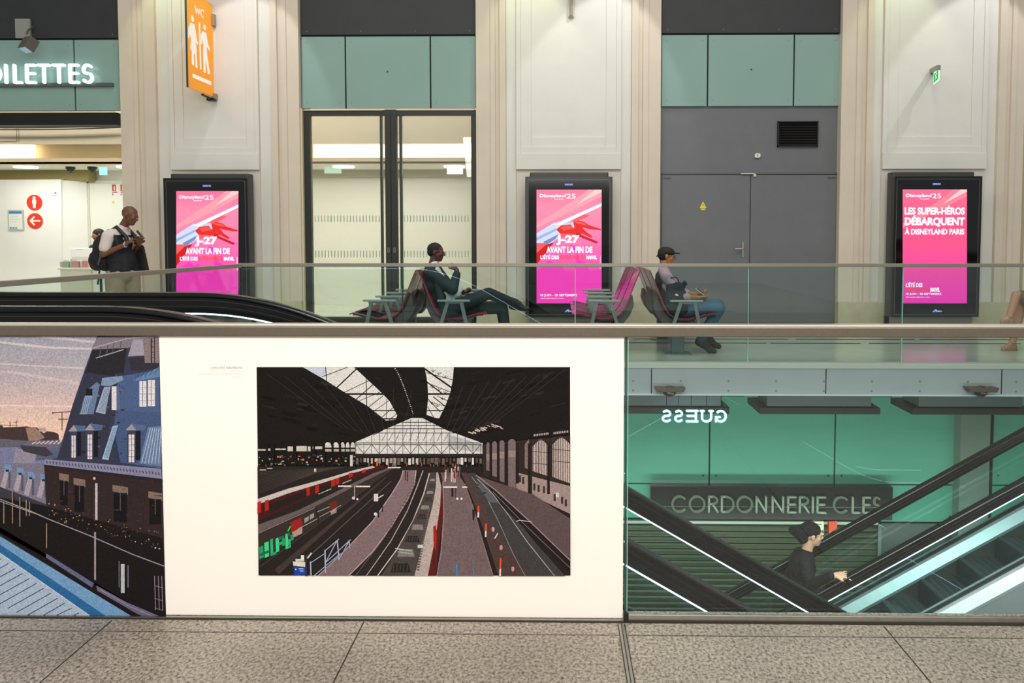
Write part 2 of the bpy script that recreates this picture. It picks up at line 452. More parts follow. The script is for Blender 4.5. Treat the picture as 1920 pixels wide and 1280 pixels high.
FLX = -3.62                                   # left edge of the void
far = MB(); far.box(-14, 12, YF-.05, 17.2, -.33, 0); far.box(-14, FLX, 2.80, YF-.05, -.33, 0)
ff = struct(far.build('floor', M_FARFL))
st = MB()
random.seed(4)
for yy in (9.98, 10.36):
    x = -8.0
    while x < 9.5:
        L = random.uniform(.9, 2.2); st.box(x, x+L, yy-.024, yy+.024, 0, .0015); x += L+random.uniform(.05, .12)
struct(st.build('floor_stripe', mat('stripe_dark', (34, 48, 44), .7, spec=.1), ff))  # two rows of thin dark strips broken by random gaps
# edge of the far floor: bright nosing, grey fascia boards with screws, bottom lip
zb = Z_(738, YF-.07); z1 = Z_(690, YF-.07)
fa = struct(box('trim_1', (FLX, 12, YF-.07, YF-.05, zb, z1), mat('fascia_grey', (156, 164, 166), .45, noise=.05, nscale=3)))
struct(box('trim_lip', (FLX, 12, YF-.085, YF-.05, zb-.012, zb+.006), mat('lip_light', (196, 204, 200), .4), fa))
struct(box('trim_nosing', (FLX, 12, YF-.075, YF-.05, z1+.004, -.001), mat('nosing', (184, 190, 176), .35), fa))
sc = MB(); jn = MB()
for i in range(-4, 12):
    x = X_(1547, YF)+i*1.0*1.92
    if FLX < x < 12: jn.box(x-.006, x+.006, YF-.072, YF-.0695, zb+.01, z1)
x = X_(1187, YF)-3*.525
while x < 11:
    if x > FLX:
        for z in (Z_(711, YF), Z_(729, YF)): sc.disc((x, z), .011, YF-.073, YF-.069, 10)
    x += .525
struct(sc.build('screw', M_SCREW, fa)); struct(jn.build('panel_joint', M_JOINT, fa))
# lower hall
ZL = -5.4
struct(box('floor', (-14, 12, -4, 11.6, ZL-.2, ZL), mat('lower_floor', (150, 156, 150), .3, spec=.6)))
wf = struct(box('wall_front', (-14, 12, 2.55, 2.70, ZL, -.40), mat('lower_front_wall', (60, 74, 70), .6)))
struct(box('wall_left', (-3.9, -3.72, 2.80, YF-.05, ZL, -.33), mat('lower_side_wall', (110, 128, 120), .6)))

# ------------------------------------------------------------------ lower back wall of green glass
YL = 11.5
wl = struct(box('wall_lower', (-14, 12, YL+.02, YL+.16, ZL, -.33), mat('behind_glass_dark', (14, 26, 22), .8)))
zt = -.36; zh = Z_(905, YL); zbm = Z_(977, YL, 1700)
gp = MB()
xs = [X_(p, YL) for p in (620, 850, 1092, 1333, 1570, 1803)]
for a, b in zip(xs[:-1], xs[1:]):
    gp.box(a+.012, b-.012, YL-.012, YL+.012, zh+.010, zt)
    gp.box(a+.012, b-.012, YL-.012, YL+.012, zbm, zh-.010)
xr = [X_(p, YL) for p in (1868, 2100, 2330)]
for a, b in zip(xr[:-1], xr[1:]):
    gp.box(a+.012, b-.012, YL-.012, YL+.012, zh+.010, zt)
    gp.box(a+.012, b-.012, YL-.012, YL+.012, zbm, zh-.010)
struct(gp.build('glass_panel', M_TGREEN, wl))
sc = MB()
for p in (1321, 1346, 1558, 1583, 1790, 1880):
    for y in (891, 968): sc.disc((X_(p, YL), Z_(y, YL, p)), .014, YL-.02, YL-.01, 10)
struct(sc.build('screw', mat('screw_dark', (26, 46, 40), .5), wl))
# square column with dark shadow gaps
c0, c1 = X_(1808, YL-.2), X_(1864, YL-.2)
col = struct(box('column', (c0, c1, YL-.2, YL+.02, ZL, -.33), mat('column_grey', (116, 134, 120), .5, noise=.05)))
struct(box('wall_right', (9.5, 9.65, 2.7, YL, ZL, -.33), mat('lower_side_wall', (110, 128, 120))))  # unseen side wall, added to shut world light out of the lower hall
# right of the shutter: dark glass below the panels
struct(box('wall_panel', (X_(1655, YL), X_(1803, YL), YL-.01, YL+.015, ZL, zbm-.03), mat('dark_glass', (30, 48, 45), .35, spec=.4), wl))
struct(box('wall_panel', (X_(1868, YL), X_(2330, YL), YL-.01, YL+.015, ZL, zbm-.03), mat('dark_glass', (38, 60, 56)), wl))

# ------------------------------------------------------------------ upper back wall: pillars and bays
TOP = 7.6
def pillar(L, R, refs, plinth=565):
    """pillar front between pixels L..R; refs: pixels of the moulding steps left to right"""
    def x(p): return X_(p, YW, 330)
    a = x(L); b = x(R)
    s = [x(p) for p in refs]           # 10 values
    o = [0, .022, -.012, .034, -.030, 0, -.030, .034, -.012, .022, 0]
    pts = [(a, YW+.55)]
    ed = [a] + s + [b]
    for i in range(11):
        y = YW - o[i]
        e = .004 if 0 < i < 10 else 0
        pts += [(ed[i]+(0 if i == 0 else .003), y), (ed[i+1]-(0 if i == 10 else .003), y)]
    pts.append((b, YW+.55))
    p = struct(MB().prism(pts, 0, TOP, 'z').build('pillar', M_PLASTER))
    # whiter middle field with nested recesses
    i0, i1 = s[4], s[5]
    def zz(y): return Z_(y, YW)
    fr = MB()
    y0, y1 = YW-.001, YW-.050
    fr.box(i0, i1, y0, y1, zz(318), zz(288))                    # bottom rail
    def ring(xa, xb, za, xa2, xb2, za2, yb):
        fr.box(xa, xa2, y0, yb, za, TOP); fr.box(xb2, xb, y0, yb, za, TOP); fr.box(xa2, xb2, y0, yb, za, za2)
    wd = i1-i0
    ring(i0, i1, zz(288), i0+wd*.045, i1-wd*.045, zz(275.5), YW-.034)
    ring(i0+wd*.045, i1-wd*.045, zz(275.5), i0+wd*.145, i1-wd*.145, zz(257), YW-.018)
    struct(fr.build('moulding_frame', M_PLASTERW, p, bevel=.005))
    q = MB(); 
    for u, v in ((s[3], s[4]), (s[5], s[6])): q.box(u+.004, v-.004, YW+.02, YW+.028, zz(plinth), TOP)
    struct(q.build('side_field', M_PLASTERW, p))
    lf = MB().box(i0+.006, i1-.006, YW-.001, YW-.006, zz(plinth), zz(318)-.012)
    struct(lf.build('lower_field', mat('warm_white_plaster', (216, 210, 196), .72, noise=.03, nscale=3), p))
    fq = MB().box(i0+wd*.145, i1-wd*.145, y0+.002, YW-.002, zz(257), TOP)
    struct(fq.build('field', M_PLASTERW, p))
    # stained plinth
    pl = [(a-.004, YW+.55), (a-.004, YW-.04), (b+.004, YW-.04), (b+.004, YW+.55)]
    struct(MB().prism(pl, 0, zz(plinth), 'z').build('plinth', M_PLINTH, p, bevel=.006))
    return p
pillar(229, 563, (256, 264, 276, 298, 323, 488, 512, 524, 530, 541))
pillar(893, 1238, (920, 929, 937, 949, 968, 1164, 1183, 1196, 1204, 1215))
pillar(1575, 1917, (1602, 1612, 1621, 1633, 1652, 1846, 1866, 1881, 1890, 1900))
pillar(2240, 2580, (2265, 2274, 2282, 2294, 2313, 2509, 2528, 2541, 2549, 2560))

YB = YW+.12
def bay(L, R, ytop, ybot, cuts, dots, lowglass=None):
    x0, x1 = X_(L, YB, 135), X_(R, YB, 135)
    def z(y): return Z_(y, YB, (L+R)/2)
    w = struct(box('wall_back', (x0-.12, x1+.12, YB+.015, YB+.10, z(ybot)+.01, TOP), mat('bay_backing', (16, 34, 28), .7)))
    d = struct(MB().box(x0+.01, x1-.01, YB-.02, YB+.01, z(ytop)+.03, TOP).build('dark_panel', M_DKPANEL, w, bevel=.003))
    ss = MB()
    for k in range(4): ss.disc((x0+.1+(x1-x0-.2)*(k/3.0), z(ytop)+.085), .009, YB-.024, YB-.018, 8)
    struct(ss.build('screw', M_SCREW, d))
    ed = [x0]+[X_(c, YB, 135) for c in cuts]+[x1]
    for a, b in zip(ed[:-1], ed[1:]):
        g = struct(MB().box(a+.012, b-.012, YB-.02, YB+.012, z(ybot), z(ytop)).build('glass_panel', M_GPANEL, w, bevel=.003))
        ss = MB()
        for xx in (a+.09, b-.09):
            for zz in (z(ybot)+.09, z(ytop)-.09): ss.disc((xx, zz), .008, YB-.023, YB-.018, 8)
        struct(ss.build('screw', M_SCREW, g))
    if dots:
        struct(MB().disc((X_(dots[0], YB, dots[1]), Z_(dots[1], YB, dots[0])), .013, YB-.025, YB-.018, 12).build('dark_button', M_BLACK, w))
    return w
bay(565, 893, 69, 203, (648.5, 807.5), (727, 135))
bay(1239, 1576, 66, 199, (1326.5, 1488), (1408, 131))
bay(-240, 226, 76, 208, (-20, 141), None)
wr = bay(1919, 2240, 66, 199, (2000, 2160), None)

# bay behind the right pillar: cream wall, its yellow light put into the colour
struct(box('wall_right', (X_(1915, 12.3), X_(2245, 12.3), 12.28, 12.4, 0, 3.6), mat('yellow_lit_wall', (232, 226, 190), .6)))

# ------------------------------------------------------------------ grey service doors (third bay)
x0, x1 = X_(1239, YB), X_(1567, YB)
g = struct(box('wall_back', (x0-.02, X_(1578, YB), YB+.03, YB+.2, 0, Z_(199, YB)+.05), M_GRDOOR))
struct(box('jamb', (X_(1566, YB), X_(1569, YB), YB-.05, YB+.03, 0, Z_(205, YB)), mat('jamb_dark', (52, 54, 54), .5), g))
struct(box('jamb', (X_(1569, YB), X_(1577, YB), YB-.06, YB+.03, 0, Z_(205, YB)), M_PLASTER, g))
zh2 = Z_(326, YB)
struct(box('transom', (x0, x1, YB-.004, YB+.03, zh2-.005, zh2+.022), mat('transom_grey', (96, 98, 98), .5), g))
struct(box('shadow_gap', (x0, x1, YB+.002, YB+.032, zh2-.022, zh2-.005), M_BLACK, g))
for n, (a, b) in enumerate(((x0+.01, X_(1403.5, YB)), (X_(1405.5, YB), x1-.02))):
    d = struct(MB().box(a, b, YB-.0, YB+.04, .02, zh2-.022).build('door_%d' % (n+1), M_GRDOOR, bevel=.003))
    h = MB()
    hx = a+.02 if n == 0 else b-.14
    h.box(hx, hx+.12, YB-.012, YB, zh2-.075, zh2-.055)
    struct(h.build('hinge', mat('hinge_grey', (84, 86, 84), .45), d))
    if n == 0:
        hb = MB(); cx = X_(1391.5, YB); zc = Z_(466, YB)
        hb.box(cx-.018, cx+.018, YB-.012, YB, zc-.14, zc+.10)
        p = struct(hb.build('handle_plate', M_STEEL, d, bevel=.003))
        hb = MB().tube([(cx, YB-.01, zc), (cx, YB-.055, zc), (cx-.02, YB-.06, zc), (cx-.135, YB-.06, zc)], .011)
        struct(hb.build('handle', mat('steel_handle', (220, 205, 190), .25, metal=.8), p, smooth=60))
        tr = MB(); tx, tz = X_(1316.5, YB), Z_(385, YB)
        tr.prism([(tx-.055, tz-.045), (tx+.055, tz-.045), (tx, tz+.065)], YB-.004, YB)
        tr.box(tx-.035, tx+.035, YB-.004, YB, tz-.075, tz-.052)
        t_ = struct(tr.build('warning_sign', mat('warning_yellow', (236, 214, 30), .5), d))
        struct(MB().prism([(tx-.004, tz-.02), (tx+.008, tz+.005), (tx+.001, tz+.006), (tx+.006, tz+.035), (tx-.008, tz+.002), (tx, tz+.001)], YB-.006, YB-.004).build('bolt_symbol', M_BLACK, t_))
struct(MB().box(X_(1386, YB), X_(1412, YB), YB-.03, YB, zh2-.008, zh2+.006).box(X_(1409, YB), X_(1414, YB), YB-.03, YB, zh2-.045, zh2-.01).build('door_catch', mat('catch_light', (214, 204, 184), .4), g))
# ventilation grille
vx0, vx1, vz0, vz1 = X_(1458, YB, 250), X_(1534, YB, 250), Z_(275, YB, 1500), Z_(227, YB, 1500)
v = thing('ventilation_grille', ((vx0+vx1)/2, YB, vz0), 'black louvred ventilation grille set in the grey panel above the service doors', 'ventilation grille')
fr = MB(); t = .018
fr.box(vx0, vx1, YB-.012, YB+.03, vz0, vz0+t).box(vx0, vx1, YB-.012, YB+.03, vz1-t, vz1).box(vx0, vx0+t, YB-.012, YB+.03, vz0, vz1).box(vx1-t, vx1, YB-.012, YB+.03, vz0, vz1)
fr.build('frame', M_BLACK, v)
box('backing', (vx0, vx1, YB+.022, YB+.03, vz0, vz1), mat('vent_black', (8, 8, 8), .9), v)
n = 9
for i in range(n):
    z = vz0+t+(vz1-vz0-2*t)*(i+.5)/n
    MB().add([(vx0+t, YB-.008, z-.012), (vx1-t, YB-.008, z-.012), (vx1-t, YB+.018, z+.014), (vx0+t, YB+.018, z+.014),
              (vx0+t, YB-.008, z-.009), (vx1-t, YB-.008, z-.009), (vx1-t, YB+.018, z+.017), (vx0+t, YB+.018, z+.017)],
             [(0,1,2,3),(4,5,6,7),(0,1,5,4),(2,3,7,6)]).build('slat', mat('slat_black', (20, 18, 15), .5), v)
dx, dz = X_(1420.5, YB, 291), Z_(291.5, YB, 1420)
dd = thing('detector', (dx, YB+.03, dz), 'small round white detector on the grey panel above the service doors', 'detector')
MB().prism([(dx+a*.045, dz+b*.036) for a, b in ((-1,-.6),(-.6,-1),(.5,-1),(.95,-.5),(1,.6),(.6,1),(-.5,1),(-.95,.5))], YB-.01, YB+.03).build('cover', mat('detector_white', (232, 228, 220), .5), dd, bevel=.004)
MB().box(dx-.004, dx+.004, YB-.013, YB-.009, dz-.016, dz+.02).box(dx-.012, dx+.008, YB-.013, YB-.009, dz+.002, dz+.007).build('symbol', M_BLACK, dd)

# ------------------------------------------------------------------ black framed glass doors (second bay)
YD = YW+.16
def zz(y): return Z_(y, YD, 730)
def xx(p): return X_(p, YD, 400)
jl = struct(box('wall_jamb', (X_(562, YD), xx(573), YW+.05, YD+.06, 0, zz(205)), mat('jamb_yellow_lit', (226, 214, 180), .6)))  # yellow light falling on this jamb is put into its colour
fr = MB()
fr.box(xx(572), xx(893), YD-.04, YD+.06, zz(217), zz(206.5))
fr.box(xx(572), xx(585), YD-.04, YD+.06, 0, zz(217)); fr.box(xx(884.5), xx(893), YD-.04, YD+.06, 0, zz(217))
fr.box(xx(572), xx(893), YD-.04, YD+.06, zz(607), zz(594))
dr = struct(fr.build('door_3', M_FRAME, bevel=.003))
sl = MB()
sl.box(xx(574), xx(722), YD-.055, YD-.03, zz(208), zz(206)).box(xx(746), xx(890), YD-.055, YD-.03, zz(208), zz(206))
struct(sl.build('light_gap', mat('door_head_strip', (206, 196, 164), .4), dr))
for a, b in ((724, 734.3), (735, 746)):
    s = struct(MB().box(xx(a), xx(b), YD-.05, YD+.05, zz(594), zz(206)).build('door_stile', M_FRAME, dr, bevel=.003))
    c = (xx((a+b)/2), zz(466))
    struct(MB().disc(c, .018, YD-.058, YD-.05, 16).prism([(c[0]-.018, c[1]-.045), (c[0]+.018, c[1]-.045), (c[0]+.018, c[1]), (c[0]-.018, c[1])], YD-.058, YD-.05).disc((c[0], c[1]-.045), .018, YD-.058, YD-.05, 16).build('lock', mat('lock_grey', (150, 146, 138), .4), s))
for a, b in ((714.5, 718.5), (750.5, 755)):
    struct(box('door_stile', (xx(a), xx(b), YD-.03, YD+.04, zz(594), zz(217)), mat('stile_dark_green', (44, 56, 44), .4), dr))
for a, b in ((585, 724), (746, 884.5)):
    gl = struct(box('door_glass', (xx(a), xx(b), YD+.004, YD+.012, zz(594), zz(217)), G_DOOR, dr))
    tk = MB()
    for ya, yb in ((404, 416), (470, 482)):
        xk = a+5
        while xk < b-4:
            if not 713 < xk < 719 and not 749 < xk < 756: tk.box(xx(xk), xx(xk+1.6), YD+.001, YD+.004, zz(yb), zz(ya))
            xk += 6.0
    struct(tk.build('safety_marks', mat('safety_mark_green', (150, 176, 150), .6), gl))

# ------------------------------------------------------------------ toilet lobby behind the first two bays
YR = 15.5
M_LOB = mat('lobby_wall', (240, 238, 226), .6, noise=.02)
hd = struct(box('wall_header', (X_(-240, YB), X_(229, YB), YB-.01, YB+.3, Z_(232, YB), Z_(208, YB)-.01), mat('header_black', (12, 12, 11), .6)))
struct(box('trim_2', (X_(-240, YB), X_(227, YB), YB-.022, YB-.008, Z_(209.5, YB), Z_(207.3, YB)), mat('gold_edge', (214, 196, 150), .4), hd))
struct(box('wall_lobby', (-14, 0.2, YR, YR+.1, 0, 5), M_LOB))
struct(box('wall_lobby', (-14.1, -14, 2.8, YR, 0, 5), M_LOB))
struct(box('wall_lobby', (0.1, 0.2, YW+.6, YR, 0, 5), M_LOB))
YC = 14.0
def zc(y): return Z_(y, YC, 120)
bk = struct(box('ceiling_bulkhead', (-14, .1, YC, YC+.12, zc(270), 5), mat('bulkhead_beige', (214, 202, 178), .7)))
struct(box('ceiling_cove', (-14, .1, YC+.25, YC+.33, zc(300), zc(262)), mat('cove_cream', (246, 222, 176), .7)))
struct(box('ceiling_lip', (-14, .1, YC-.05, YC+.0, zc(309.5), zc(297)), mat('lip_beige', (226, 206, 170), .7)))
struct(box('ceiling', (-14, .1, YC-.05, YR, zc(308), zc(308)+.04), mat('lobby_ceiling', (226, 226, 216), .7)))
pan = MB()
for a, b in ((4, 40),):
    pan.prism([(X_(a, YC), zc(266)), (X_(b, YC), zc(266)), (X_(b, YC), zc(264.8)), (X_(a, YC), zc(264.8))], YC-.004, YC)
for a in (6, 41, 45): pan.box(X_(a, YC), X_(a+.8, YC), YC-.004, YC, zc(266), zc(233))
struct(pan.build('access_panel_gap', mat('panel_gap', (120, 110, 88), .7), bk))
# two sagging cables
for k, dy in enumerate((0, 3.5)):
    pts = [W(x, 239.5+dy-4.5*((x-30)/200.0)**2, YC-.12) for x in range(-120, 240, 12)]
    tag(MB().tube(pts, .011, 8).build('cable', M_BLACK, loc=pts[0], smooth=60),
        ('upper' if k == 0 else 'lower')+' of two black cables running under the black lobby header', 'cable', 'cables under the lobby header')
# cove lamps, enlarged so their glow fills the whole lit recess
for k, (a, b, e) in enumerate(((-300, 66, 14), (588, 735, 16), (737, 905, 22))):
    o = box('light_strip', (X_(a, YC), X_(b, YC), YC+.10, YC+.14, zc(297), zc(269)), emis('cove_lamp', (255, 236, 200), 2.6), loc=(X_((a+b)/2, YC), YC+.13, zc(296)))
    tag(o, ['linear lamp in the cove left of the toilet entrance', 'linear lamp in the cove behind the left glass door leaf', 'linear lamp in the cove behind the right glass door leaf'][k], 'lamp', 'cove lamps of the toilet lobby')
for k, (x, e) in enumerate(((-5.2, 60), (-8.6, 75), (-2.2, 60))):
    area('lobby_light', (x-1.0, 14.2, 2.66), (x-1.0, 14.3, 0), 2.6, .4, e*.50, (1.0, .98, .93))
area('lobby_bulkhead_fill', (-7.0, 13.0, 4.5), (-7.0, 14.0, 3.2), 12, .3, 130, (1.0, .96, .88))  # unseen fill light added to brighten the beige bulkhead
# curved olive soffit and the white cabin under it
YS = 15.2
so = [W(p, y, YS) for p, y in ((-160, 313), (60, 311), (100, 313), (130, 317), (166, 320))]
lo = [W(p, y, YS) for p, y in ((166, 340), (112, 336), (60, 337), (-160, 338))]
struct(MB().prism([(q.x, q.z) for q in so+lo], YS, YS+.25).build('wall_soffit', M_OLIVE))
so = [(-160, 337), (60, 336.5), (114, 336)]
cab = MB().prism([(W(p, y, YS-.1).x, W(p, y, YS-.1).z) for p, y in so]+[(X_(116, YS-.1), 0), (X_(-160, YS-.1), 0)], YS-.1, YS)
cab.prism([(X_(114, YS-.1), YS-.1), (X_(168, YS+.2), YS+.2), (X_(168, YS+.2), YS+.25), (X_(114, YS-.1), YS+.0)], 0, Z_(338, YS, 140), 'z')
struct(cab.build('wall_cabin', M_WHITE))
so = MB().box(X_(330, YS), .05, YS, YS+.25, Z_(331, YS, 700), Z_(303, YS, 700))
struct(so.build('wall_soffit', M_OLIVE))
# lobby door with frame, hinges
yd = YR-.02
ld = struct(MB().box(X_(175, yd), X_(262, yd), yd-.03, yd, 0, Z_(344, yd, 200)).build('door_4', mat('cream_door', (232, 234, 222), .5), bevel=.003))
struct(MB().box(X_(168, yd), X_(175, yd), yd-.05, yd, 0, Z_(339, yd, 200)).box(X_(168, yd), X_(266, yd), yd-.05, yd, Z_(344, yd, 200), Z_(339, yd, 200)).build('door_frame', mat('cream_frame', (218, 220, 206), .5), ld))
struct(MB().box(X_(170.5, yd), X_(173.5, yd), yd-.07, yd-.05, Z_(375, yd), Z_(366, yd)).box(X_(170.5, yd), X_(173.5, yd), yd-.07, yd-.05, Z_(395, yd), Z_(384, yd)).build('hinge', M_WHITE, ld))
# round downlights of the lobby ceiling
for k, (px, py) in enumerate(((38, 310.5), (232, 309.5), (850, 303.5), (640, 303))):
    w = W(px, py, 14.25); zt_ = zc(308)
    o = MB().lathe((w.x, 14.4, zt_), [(.20, -.03), (.20, -.002), (.01, -.002)], 20).build('downlight', emis('downlight', (225, 250, 255), 3.0), loc=(w.x, 14.4, zt_-.03))
    tag(o, ['round downlight at the left edge of the lobby ceiling', 'round downlight by the pillar edge in the lobby ceiling', 'round downlight behind the right glass door leaf', 'round downlight behind the left glass door leaf'][k], 'downlight', 'lobby downlights')
# ------------------------------------------------------------------ near glass balustrade
nb = thing('glass_balustrade', (0, YN, 0), 'near waist-high glass balustrade with thick steel handrail across the whole picture', 'balustrade')
zt1, zt0 = Z_(607.5, YN), Z_(629.5, YN)
XL, XR = -3.3, 3.3
MB().box(XL, XR, YN-.030, YN+.030, zt0, zt1-.006).build('handrail', M_STEELD, nb, bevel=.004)
MB().box(XL, XR, YN-.026, YN+.034, zt1-.010, zt1).build('handrail_cap', M_STEELL, nb, bevel=.002)
xj = X_(1169.5, YN, 900)
px_ = [xj-3.3, xj-1.655, xj+.006, xj+1.66, xj+3.0]
for a, b in zip(px_[:-1], px_[1:]):
    g = MB().box(a+.003, b-.003, YN-.008, YN+.008, -.02, zt0+.002).build('glass_pane', G_NEAR, nb)
for a in px_[1:-1]:
    MB().box(a-.0025, a+.0025, YN-.0085, YN+.0085, 0, zt0).build('pane_joint', G_EDGE, nb)
MB().box(xj+.012, xj+.0145, YN-.0085, YN+.0085, .01, zt0).build('pane_edge', G_EDGEL, nb)
MB().box(xj+.004, XR, YN-.020, YN-.009, .001, .026).build('base_channel', M_STEEL, nb, bevel=.002)
MB().box(XL, xj, YN-.026, YN-.014, .001, .008).build('base_channel', M_STEEL, nb)
MB().box(XL, XR, YN-.030, YN-.009, -.001, .0035).build('base_seal', M_JOINT, nb)
MB().box(xj, xj+.018, YN-.028, YN-.012, .004, .034).disc((xj+.010, .022), .006, YN-.031, YN-.026, 10).build('clamp', M_BLACK, nb)

# ------------------------------------------------------------------ far balustrade and its return along the left edge of the void
fb = thing('glass_balustrade', (0, YF, 0), 'far glass balustrade with slim steel rail in front of the seated people', 'balustrade')
z1 = Z_(493.5, YF); z0 = Z_(500, YF)
xc = X_(452, YF, 496)
MB().box(xc-.02, 8.2, YF-.022, YF+.022, z0, z1).build('handrail', mat('far_rail', (168, 160, 144), .35, metal=.5), fb, bevel=.004)
xs = [xc]+[X_(p, YF, 560) for p in (755, 1078.5, 1403, 1692, 2018, 2344)]
for i, (a, b) in enumerate(zip(xs[:-1], xs[1:])):
    MB().box(a+.006, b-.006, YF-.007, YF+.007, -.05, z0+.003).build('glass_pane', G_FAR, fb)
for i, a in enumerate(xs[1:-1]):
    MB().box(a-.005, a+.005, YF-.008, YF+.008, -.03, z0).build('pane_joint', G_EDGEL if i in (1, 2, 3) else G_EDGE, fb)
MB().box(xc-.03, 8.2, YF-.02, YF+.02, -.004, .018).build('base_channel', mat('far_channel', (170, 176, 166), .4), fb)
rb = thing('glass_balustrade', (xc, 6.6, 0), 'glass balustrade running towards the viewer along the left edge of the escalator void', 'balustrade')
YE = 5.15
xe = X_(0, YE, 545)
def rx(y): return xc+(xe-xc)*(YF-y)/(YF-YE)
zr = z1
MB().prism([(rx(YF)-.02, YF-.025), (rx(YF)+.02, YF-.025), (rx(4.98)+.02, 4.98), (rx(4.98)-.02, 4.98)], zr-.048, zr-.006, 'z').build('handrail', mat('far_rail', (168, 160, 144)), rb, bevel=.004)
ys = [YF-.03, 7.12, 6.15, 5.0]
for a, b in zip(ys[:-1], ys[1:]):
    MB().prism([(rx(a)-.007, a-.006), (rx(a)+.007, a-.006), (rx(b)+.007, b+.006), (rx(b)-.007, b+.006)], -.05, zr-.045, 'z').build('glass_pane', G_FAR, rb)
for a in ys[1:-1]:
    MB().box(rx(a)-.008, rx(a)+.008, a-.006, a+.006, 0, zr-.045).build('pane_joint', G_EDGE, rb)
MB().prism([(rx(YF)-.02, YF-.025), (rx(YF)+.02, YF-.025), (rx(4.98)+.02, 4.98), (rx(4.98)-.02, 4.98)], -.004, .018, 'z').build('base_channel', mat('far_channel', (170, 176, 166)), rb)

# ------------------------------------------------------------------ escalators
M_RUB = mat('handrail_rubber', (10, 9, 9), .24, spec=.5, noise=.1, nscale=30)
M_GUIDE = mat('handrail_guide', (14, 13, 13), .35, metal=.2)
M_GUIDEL = mat('handrail_guide_highlight', (92, 82, 76), .35, metal=.7)
M_DECK = mat('deck_aluminium', (186, 196, 196), .30, metal=.35, noise=.05, nscale=8)
M_SKIRT = mat('skirt_grey', (96, 98, 96), .4, metal=.4, noise=.08)
M_CLAD = mat('truss_cladding', (128, 136, 134), .45, noise=.05, nscale=2)
M_STEP = mat('step_dark', (62, 78, 80), .5, metal=.3, noise=.12, nscale=12)
M_STEPE = mat('step_edge', (96, 104, 102), .5, metal=.3)
M_LED = emis('led_line', (205, 232, 255), 5.0)
def smooth_path(xa, za, xb, zb_, s, pa, pb):
    """walking line from (xa,za) to (xb,zb_) sloping by s between; pa/pb: lengths of the level ends; quadratic easing"""
    r = .62
    def z(x):
        lo, hi = (xa, xb)
        def ramp(t):            # integral of a smoothed step starting at 0
            if t < -r: return 0.0
            if t > r: return t
            return (t+r)**2/(4*r)
        return za + s*(ramp(x-lo)-ramp(x-hi))
    xs = []; x = xa-pa
    while x < xb+pb: xs.append(x); x += .08 if (abs(x-xa) < 1.1 or abs(x-xb) < 1.1) else .35
    xs.append(xb+pb)
    return z, xs
def ribbon(zf, xs, yc, prof, off):
    """prof: closed outline (dy, dz); swept along x at height zf(x)+off"""
    mb = MB(); n = len(prof); vs = []
    for x in xs:
        for dy, dz in prof: vs.append((x, yc+dy, zf(x)+off+dz))
    fs = []
    for i in range(len(xs)-1):
        for k in range(n): fs.append((i*n+k, i*n+(k+1) % n, (i+1)*n+(k+1) % n, (i+1)*n+k))
    fs += [tuple(range(n)), tuple((len(xs)-1)*n+k for k in range(n-1, -1, -1))]
    return mb.add(vs, fs)
